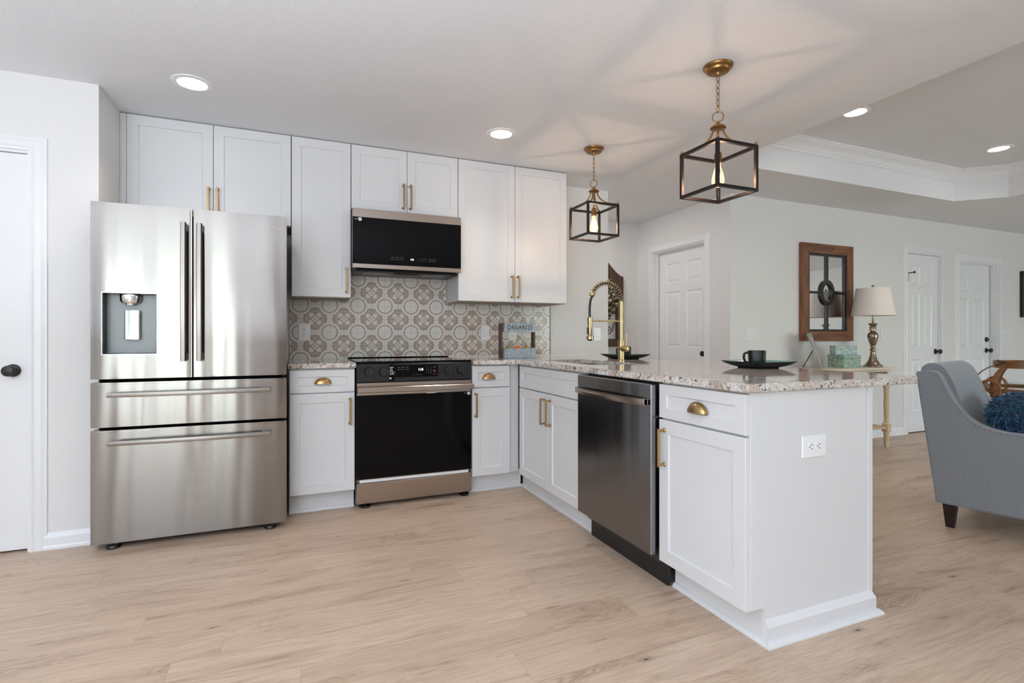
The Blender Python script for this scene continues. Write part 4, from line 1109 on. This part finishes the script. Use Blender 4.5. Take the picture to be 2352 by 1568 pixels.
# ------------------------------------------------------------------ far wall: mirror, console table and its things
mr = thing('wall_mirror', 'wood-framed window-pane mirror with black iron oval grid above the console table', 'mirror', (4.97, 3.63, 1.53))
hw, hh, fw_ = .377, .488, .098
def mitre(x0, x1, z0, z1, side):
    f = fw_
    q = {'t': [(x0, z1), (x1, z1), (x1 - f, z1 - f), (x0 + f, z1 - f)], 'b': [(x0, z0), (x1, z0), (x1 - f, z0 + f), (x0 + f, z0 + f)],
         'l': [(x0, z0), (x0, z1), (x0 + f, z1 - f), (x0 + f, z0 + f)], 'r': [(x1, z0), (x1, z1), (x1 - f, z1 - f), (x1 - f, z0 + f)]}[side]
    return prism(NB(), q, -.036, -.002, 'y', .0015)
for s in 'tblr': link('frame_rail', mitre(-hw, hw, -hh, hh, s), 'frame_h' if s in 'tb' else 'frame_v', mr)
link('mirror_glass', bx(-hw + fw_ - .005, hw - fw_ + .005, -.010, -.002, -hh + fw_ - .005, hh - fw_ + .005), 'mirror', mr)
g = NB(); iw, ih = hw - fw_, hh - fw_; b = .020
for q in ((-iw, -iw + b, -ih, ih), (iw - b, iw, -ih, ih), (-iw + b, iw - b, ih - b, ih), (-iw + b, iw - b, -ih, -ih + b), (-.012, .012, .115, ih - b), (-.012, .012, -ih + b, -.115), (-iw + b, -.085, -.011, .011), (.085, iw - b, -.011, .011)):
    box(g, q[0], q[1], -.026, -.0102, q[2], q[3])
ring = []
for rx, rz_, y in ((.100, .128, -.030), (.100, .128, -.0102), (.066, .090, -.0102), (.066, .090, -.030)): ring.append([g.verts.new((rx * cos(2 * pi * k / 40), y, rz_ * sin(2 * pi * k / 40))) for k in range(40)])
for i in range(4):
    for k in range(40): g.faces.new((ring[i][k], ring[i][(k + 1) % 40], ring[(i + 1) % 4][(k + 1) % 40], ring[(i + 1) % 4][k]))
link('iron_grid', g, 'black', mr)
rv = NB()
for x in (-iw + .01, iw - .01):
    for z in (-ih + .01, -.19, .19, ih - .01): lathe(rv, [(.005, -.0255), (.004, -.0285), (.001, -.029)], 8, 'y', (x, 0, z))
link('rivets', rv, 'black', mr)

TT = .786
tb_ = thing('console_table', 'cream console table with turned legs and lower shelf against the far wall', 'table', (4.22, 3.225, 0)); tw, td = 1.18, .36
link('tabletop', bx(0, tw, 0, td, TT - .022, TT, bev=.003), 'tablep', tb_)
ap = NB(); box(ap, .03, tw - .03, .02, td - .02, .615, TT - .022, .001); link('apron', ap, 'tablep', tb_)
for k, (a, b, mt) in enumerate(((.09, .37, 'drawerwood'), (.40, .77, 'tablep'), (.80, 1.09, 'drawerwood'))):
    d = link('drawer', bx(a, b, .012, .0205, .645, .745, bev=.002), mt, tb_); link('knob', lathe(NB(), [(.006, .012), (.006, .002), (.013, -.004), (.010, -.010), (.001, -.011)], 16, 'y', ((a + b) / 2, 0, .695)), 'antique', d, 40)
LP = [(.016, 0), (.018, .01), (.021, .05), (.024, .14), (.027, .155)]
LP2 = [(.0255, .235), (.019, .25), (.026, .262), (.018, .275), (.021, .30), (.024, .44), (.020, .53), (.027, .545), (.019, .556), (.024, .575), (.028, .60), (.030, .616)]
for x in (.055, tw - .055):
    for y in (.045, td - .045):
        l = NB(); lathe(l, LP, 24, 'z', (x, y, 0)); box(l, x - .029, x + .029, y - .029, y + .029, .155, .235, .003); lathe(l, LP2, 24, 'z', (x, y, 0)); link('leg', l, 'leg', tb_, 35)
link('shelf', bx(.03, tw - .03, .03, td - .03, .186, .206, bev=.002), 'leg', tb_)

lp = thing('table_lamp', 'brushed nickel table lamp with a white drum shade on the console table', 'lamp', (5.305, 3.372, TT), 0); 
LPr = [(.001, 0), (.096, 0), (.100, .006), (.098, .014), (.086, .022), (.070, .032), (.066, .040), (.062, .044), (.046, .070), (.036, .098), (.029, .128), (.026, .150), (.028, .158), (.034, .164), (.034, .170), (.028, .176), (.022, .182), (.022, .190), (.026, .196), (.024, .204), (.034, .225), (.046, .262), (.056, .295), (.056, .318), (.046, .336), (.030, .346), (.026, .352), (.034, .358), (.034, .396), (.028, .406), (.042, .418), (.046, .426), (.044, .432), (.012, .434), (.010, .438), (.010, .50), (.001, .50)]
bm = lathe(NB(), [(max(r * .84, .001), z) for r, z in LPr], 48, 'z')
for v in bm.verts:   # vertical flutes on the bulbous part
    if .20 < v.co.z < .345:
        k = 1 - .05 * (.5 + .5 * cos(16 * math.atan2(v.co.y, v.co.x))) * math.sin(pi * (v.co.z - .20) / .145); v.co.x *= k; v.co.y *= k
link('lamp_base', bm, 'nickel', lp, 35)
bm = NB(); lathe(bm, [(.186, .508), (.142, .782)], 56, 'z', cap=False); lathe(bm, [(.1835, .508), (.1395, .782)], 56, 'z', cap=False)
lathe(bm, [(.1835, .508), (.186, .508)], 56, 'z', cap=False); lathe(bm, [(.1395, .782), (.142, .782)], 56, 'z', cap=False); bmesh.ops.remove_doubles(bm, verts=bm.verts, dist=1e-5)
link('lamp_shade', bm, 'shade', lp, 40)
sp = NB()
for k in range(3): tube(sp, [(0, 0, .776), (.139 * cos(k * 2 * pi / 3), .139 * sin(k * 2 * pi / 3), .776)], .002, 6)
tube(sp, [(0, 0, .50), (0, 0, .785)], .003, 8); link('shade_harp', sp, 'nickel', lp)
link('finial', lathe(NB(), [(.006, .783), (.006, .790), (.012, .798), (.013, .806), (.008, .814), (.001, .816)], 16, 'z'), 'nickel', lp, 40)

def deco(label, loc, rz, s, h, m):
    o = thing('keepsake_box', label, 'box', loc, rz); link('box_body', bx(-s / 2, s / 2, -s / 2, s / 2, 0, h * .72, bev=.002), m, o)
    link('lid', bx(-s / 2 - .002, s / 2 + .002, -s / 2 - .002, s / 2 + .002, h * .72, h, bev=.003), m, o)
deco('larger green shell-mosaic box, lower of the stack on the console table', (4.918, 3.40, TT), R(-11), .192, .125, 'shell1')
deco('smaller pale blue-green mosaic box stacked on the larger one', (4.913, 3.405, TT + .1255), R(-38), .180, .088, 'shell2')

pf = thing('picture_frame', 'grey weathered picture frame seen from the side leaning on its black easel', 'picture frame', (4.625, 3.40, TT + .001), R(32))
TL = Matrix.Translation((0, 0, .009)) @ Matrix.Rotation(R(-18), 4, 'X')
bm = NB(); 
for q in ((-.11, -.082, 0, .34), (.082, .11, 0, .34), (-.082, .082, 0, .03), (-.082, .082, .31, .34)): box(bm, q[0], q[1], 0, .022, q[2], q[3])
link('frame_moulding', xform(bm, TL), 'greywood', pf); link('picture', xform(bx(-.082, .082, .008, .012, .03, .31), TL), 'plate', pf)
link('easel_leg', xform(bx(-.03, .03, .0, .005, 0, .225, bev=.001), Matrix.Translation((0, .165, 0)) @ Matrix.Rotation(R(27), 4, 'X')), 'black', pf)

ar = thing('wall_art', 'black framed pale art print at the right edge of the far wall', 'picture', (8.98, 3.63, 1.63))
bm = NB()
for q in ((-.395, -.36, -.295, .295), (.36, .395, -.295, .295), (-.36, .36, -.295, -.26), (-.36, .36, .26, .295)): box(bm, q[0], q[1], -.035, -.002, q[2], q[3])
link('picture_frame_moulding', bm, 'black', ar); link('art_print', bx(-.36, .36, -.012, -.004, -.26, .26), 'artblue', ar)

# ------------------------------------------------------------------ armchair, pillow, lantern
ch = thing('armchair', 'grey linen armchair with sloping nailhead-trimmed arms and dark tapered legs', 'armchair', (3.388, 1.805, 0), 0)
# local frame: +x = across the chair, -y = towards its front  (front direction (0.237,-0.971) in the world)
ch.rotation_euler = (0, 0, math.atan2(.237, .971))
WD = .72
side = [(0, .135), (-.094, .868), (-.090, .877), (-.07, .884), (-.035, .887), (.0, .880), (.022, .855), (.049, .790), (.075, .735), (.103, .690), (.130, .652), (.160, .622), (.195, .600), (.235, .586), (.283, .578), (.363, .574), (.5, .574), (.62, .576), (.70, .572), (.735, .555), (.75, .52), (.745, .135)]
def smooth_poly(P, i0, i1, k=4):      # rounds the stretch i0..i1 of an outline with a Catmull-Rom curve
    out = list(P[:i0])
    for i in range(i0, i1):
        a, b, c, d = (Vector(P[max(i - 1, 0)]), Vector(P[i]), Vector(P[i + 1]), Vector(P[min(i + 2, len(P) - 1)]))
        for j in range(k):
            t = j / k; q = .5 * ((2 * b) + (c - a) * t + (2 * a - 5 * b + 4 * c - d) * t * t + (3 * b - a - 3 * c + d) * t ** 3); out.append((q.x, q.y))
    return out + list(P[i1:])
def chair_side(x0, x1):
    return prism(NB(), [(-s, z) for s, z in smooth_poly(side, 2, 20)], x0, x1, 'x', .008, 3)
link('arm', chair_side(0, .075), 'fabric', ch, 50); link('arm', chair_side(WD - .075, WD), 'fabric', ch, 50)
back = [(.004, .137), (-.088, .85), (-.090, .89), (-.068, .921), (-.028, .930), (.015, .908), (.05, .85), (.085, .75), (.115, .62), (.135, .45), (.14, .30)]
link('backrest', prism(NB(), [(-s, z) for s, z in smooth_poly(back, 2, 9)], .0755, WD - .0755, 'x', .010, 3), 'fabric', ch, 50)
bm = bx(.0755, WD - .0755, -.73, -.142, .27, .47, .03, 4); link('seat_cushion', bm, 'fabric', ch, 50)
link('seat_base', bx(.0755, WD - .0755, -.735, -.006, .135, .268, .006), 'fabric', ch)
for x, y in ((.05, -.055), (WD - .05, -.055), (.05, -.69), (WD - .05, -.69)):
    l = NB(); a = [l.verts.new((x + i * .030, y + j * .030, .134)) for i, j in ((-1, -1), (1, -1), (1, 1), (-1, 1))]; b = [l.verts.new((x + i * .018, y + j * .018, 0)) for i, j in ((-1, -1), (1, -1), (1, 1), (-1, 1))]
    l.faces.new(a); l.faces.new(b)
    for k in range(4): l.faces.new((a[k], a[(k + 1) % 4], b[(k + 1) % 4], b[k]))
    link('leg', l, 'chairleg', ch)
def along(poly, step, ins):
    P = [Vector((-s, z)) for s, z in poly]; out = []; acc = 0
    for a, b in zip(P, P[1:]):
        L_ = (b - a).length; d = (b - a) / L_; n_ = Vector((d.y, -d.x)); t = acc
        while t < L_: out.append(a + d * t + n_ * ins); t += step
        acc = t - L_
    return out
for xx in (0, .075, WD - .075, WD):
    nh = NB()
    for q in along(side[3:19], .021, -.012):
        bmesh.ops.create_uvsphere(nh, u_segments=8, v_segments=5, radius=.0034, matrix=Matrix.Translation((xx, q.x, q.y)) @ Matrix.Scale(.6, 4, (1, 0, 0)))
    link('nailhead_row', nh, 'nickel', ch, 60)
ch.rotation_euler = (0, 0, math.atan2(.237, .971))

pw = thing('throw_pillow', 'shaggy blue and teal throw pillow lying on the grey armchair', 'pillow', (3.745, 1.585, .615), R(14))
def pil(u, v):   # superellipse cushion
    cu, su, cv, sv = cos(u), sin(u), cos(v), sin(v)
    e = lambda q, p: math.copysign(abs(q) ** p, q)
    return Vector((.225 * e(cu, .6) * e(cv, .8), .105 * sv, .140 * e(su, .6) * e(cv, .8)))
bm = NB(); g = [[bm.verts.new(pil(2 * pi * i / 40, -pi / 2 + pi * j / 16)) for i in range(40)] for j in range(1, 16)]
for a, b in zip(g, g[1:]):
    for i in range(40): bm.faces.new((a[i], a[(i + 1) % 40], b[(i + 1) % 40], b[i]))
bm.faces.new(g[0]); bm.faces.new(g[-1]); TP = Matrix.Rotation(R(-14), 4, 'X'); xform(bm, TP)
link('pillow_core', bm, mat('navy_cloth', srgb(8, 34, 70), .9), pw, 60)
bm = NB()
for i in range(7500):
    u, v = random.uniform(0, 2 * pi), math.asin(random.uniform(-1, 1)); p = pil(u, v)
    nn = Vector((p.x / .225 ** 2, p.y / .095 ** 2, p.z / .15 ** 2)).normalized()
    d = (nn * .6 + Vector((random.gauss(0, .45), random.gauss(0, .45), random.gauss(-.25, .45)))).normalized()
    sd = d.cross(Vector((random.gauss(0, 1), random.gauss(0, 1), random.gauss(0, 1)))).normalized() * random.uniform(.0016, .0032)
    L_ = random.uniform(.018, .040); e1 = p + d * L_ * .5; e2 = p + d * L_ + Vector((0, 0, -.010))
    a = [bm.verts.new(q) for q in (p - sd, p + sd, e1 + sd, e1 - sd, e2 + sd * .5, e2 - sd * .5)]
    bm.faces.new((a[0], a[1], a[2], a[3])); bm.faces.new((a[3], a[2], a[4], a[5]))
xform(bm, TP); sg = link('shag_pile', bm, 'shag', pw); sg['kind'] = 'stuff'

ex, ey = 5.18, 2.17
et = thing('side_table', 'round wooden side table behind the armchair, under the lantern', 'table', (ex, ey, 0))
link('tabletop', lathe(NB(), [(.001, .40), (.31, .40), (.32, .408), (.32, .422), (.31, .43), (.001, .43)], 48, 'z'), 'tablewood', et, 30)
for k in range(3):
    t = R(90 + 120 * k); link('leg', tube(NB(), [(.16 * cos(t), .16 * sin(t), .40), (.25 * cos(t), .25 * sin(t), 0)], [.020, .013], 12), 'tablewood', et, 40)
ln = thing('lantern', 'large brown bentwood orb lantern standing behind the armchair', 'lantern', (ex, ey, .4302))
zc = .250; Rr = .305
def hoop(r, w, th, mtx, arc0=0, arc1=360, n=48):
    bm = NB(); full = arc1 - arc0 == 360; rows = []; N = n if full else n + 1
    for i in range(N):
        t = R(arc0 + (arc1 - arc0) * i / n)
        rows.append([bm.verts.new((q * cos(t), q * sin(t), h)) for q, h in ((r, -w / 2), (r, w / 2), (r - th, w / 2), (r - th, -w / 2))])
    for i in range(n):
        a, b = rows[i], rows[(i + 1) % N]
        for k in range(4): bm.faces.new((a[k], a[(k + 1) % 4], b[(k + 1) % 4], b[k]))
    if not full: bm.faces.new(rows[0]); bm.faces.new(rows[-1])
    return xform(bm, mtx)
TC = Matrix.Translation((0, 0, zc))
link('equator_hoop', hoop(Rr + .006, .030, .012, TC), 'lantern', ln, 30)
SQ = Matrix.Scale(.735, 4, (0, 0, 1))
for az_ in (113, 168, 233, 293, 348, 53):
    az = Matrix.Rotation(R(az_), 4, 'Z')
    link('meridian_rib', hoop(Rr - .008, .034, .011, TC @ SQ @ az @ Matrix.Rotation(R(90), 4, 'X'), -66, 57), 'lantern', ln, 30)
for az_ in (168, 293, 53):
    az = Matrix.Rotation(R(az_ + 90), 4, 'Z')
    link('side_ring', hoop(.080, .018, .016, TC @ az @ Matrix.Translation((0, -Rr - .012, 0)) @ Matrix.Rotation(R(90), 4, 'X')), 'lantern', ln, 30)
link('top_hoop', hoop(.172, .055, .012, Matrix.Translation((0, 0, zc + .190))), 'lantern', ln, 30)
link('base_disc', lathe(NB(), [(.001, 0), (.155, 0), (.160, .006), (.160, .020), (.15, .026), (.001, .026)], 40, 'z'), 'lantern', ln, 40)
link('bail_handle', tube(NB(), [(-.15, .09, zc + .222), (-.195, .03, zc + .205), (-.215, .075, zc + .185)], .006, 8), 'black', ln, 60)
gl = NB(); lathe(gl, [(.098, .030), (.098, .300)], 40, 'z', cap=False); lathe(gl, [(.095, .030), (.095, .300)], 40, 'z', cap=False); lathe(gl, [(.095, .30), (.098, .30)], 40, 'z', cap=False); lathe(gl, [(.095, .03), (.098, .03)], 40, 'z', cap=False)
bmesh.ops.remove_doubles(gl, verts=gl.verts, dist=1e-5); link('glass_cylinder', gl, 'clear', ln, 40)
cn = thing('candle', 'cream pillar candle inside the glass cylinder of the lantern', 'candle', (ex, ey, .4302 + .0262))
link('candle_wax', lathe(NB(), [(.001, 0), (.040, 0), (.042, .004), (.042, .205), (.038, .21), (.01, .204), (.001, .203)], 32, 'z'), 'wax', cn, 40)
link('wick', tube(NB(), [(0, 0, .20), (.001, 0, .218)], .0012, 6), 'slot', cn)
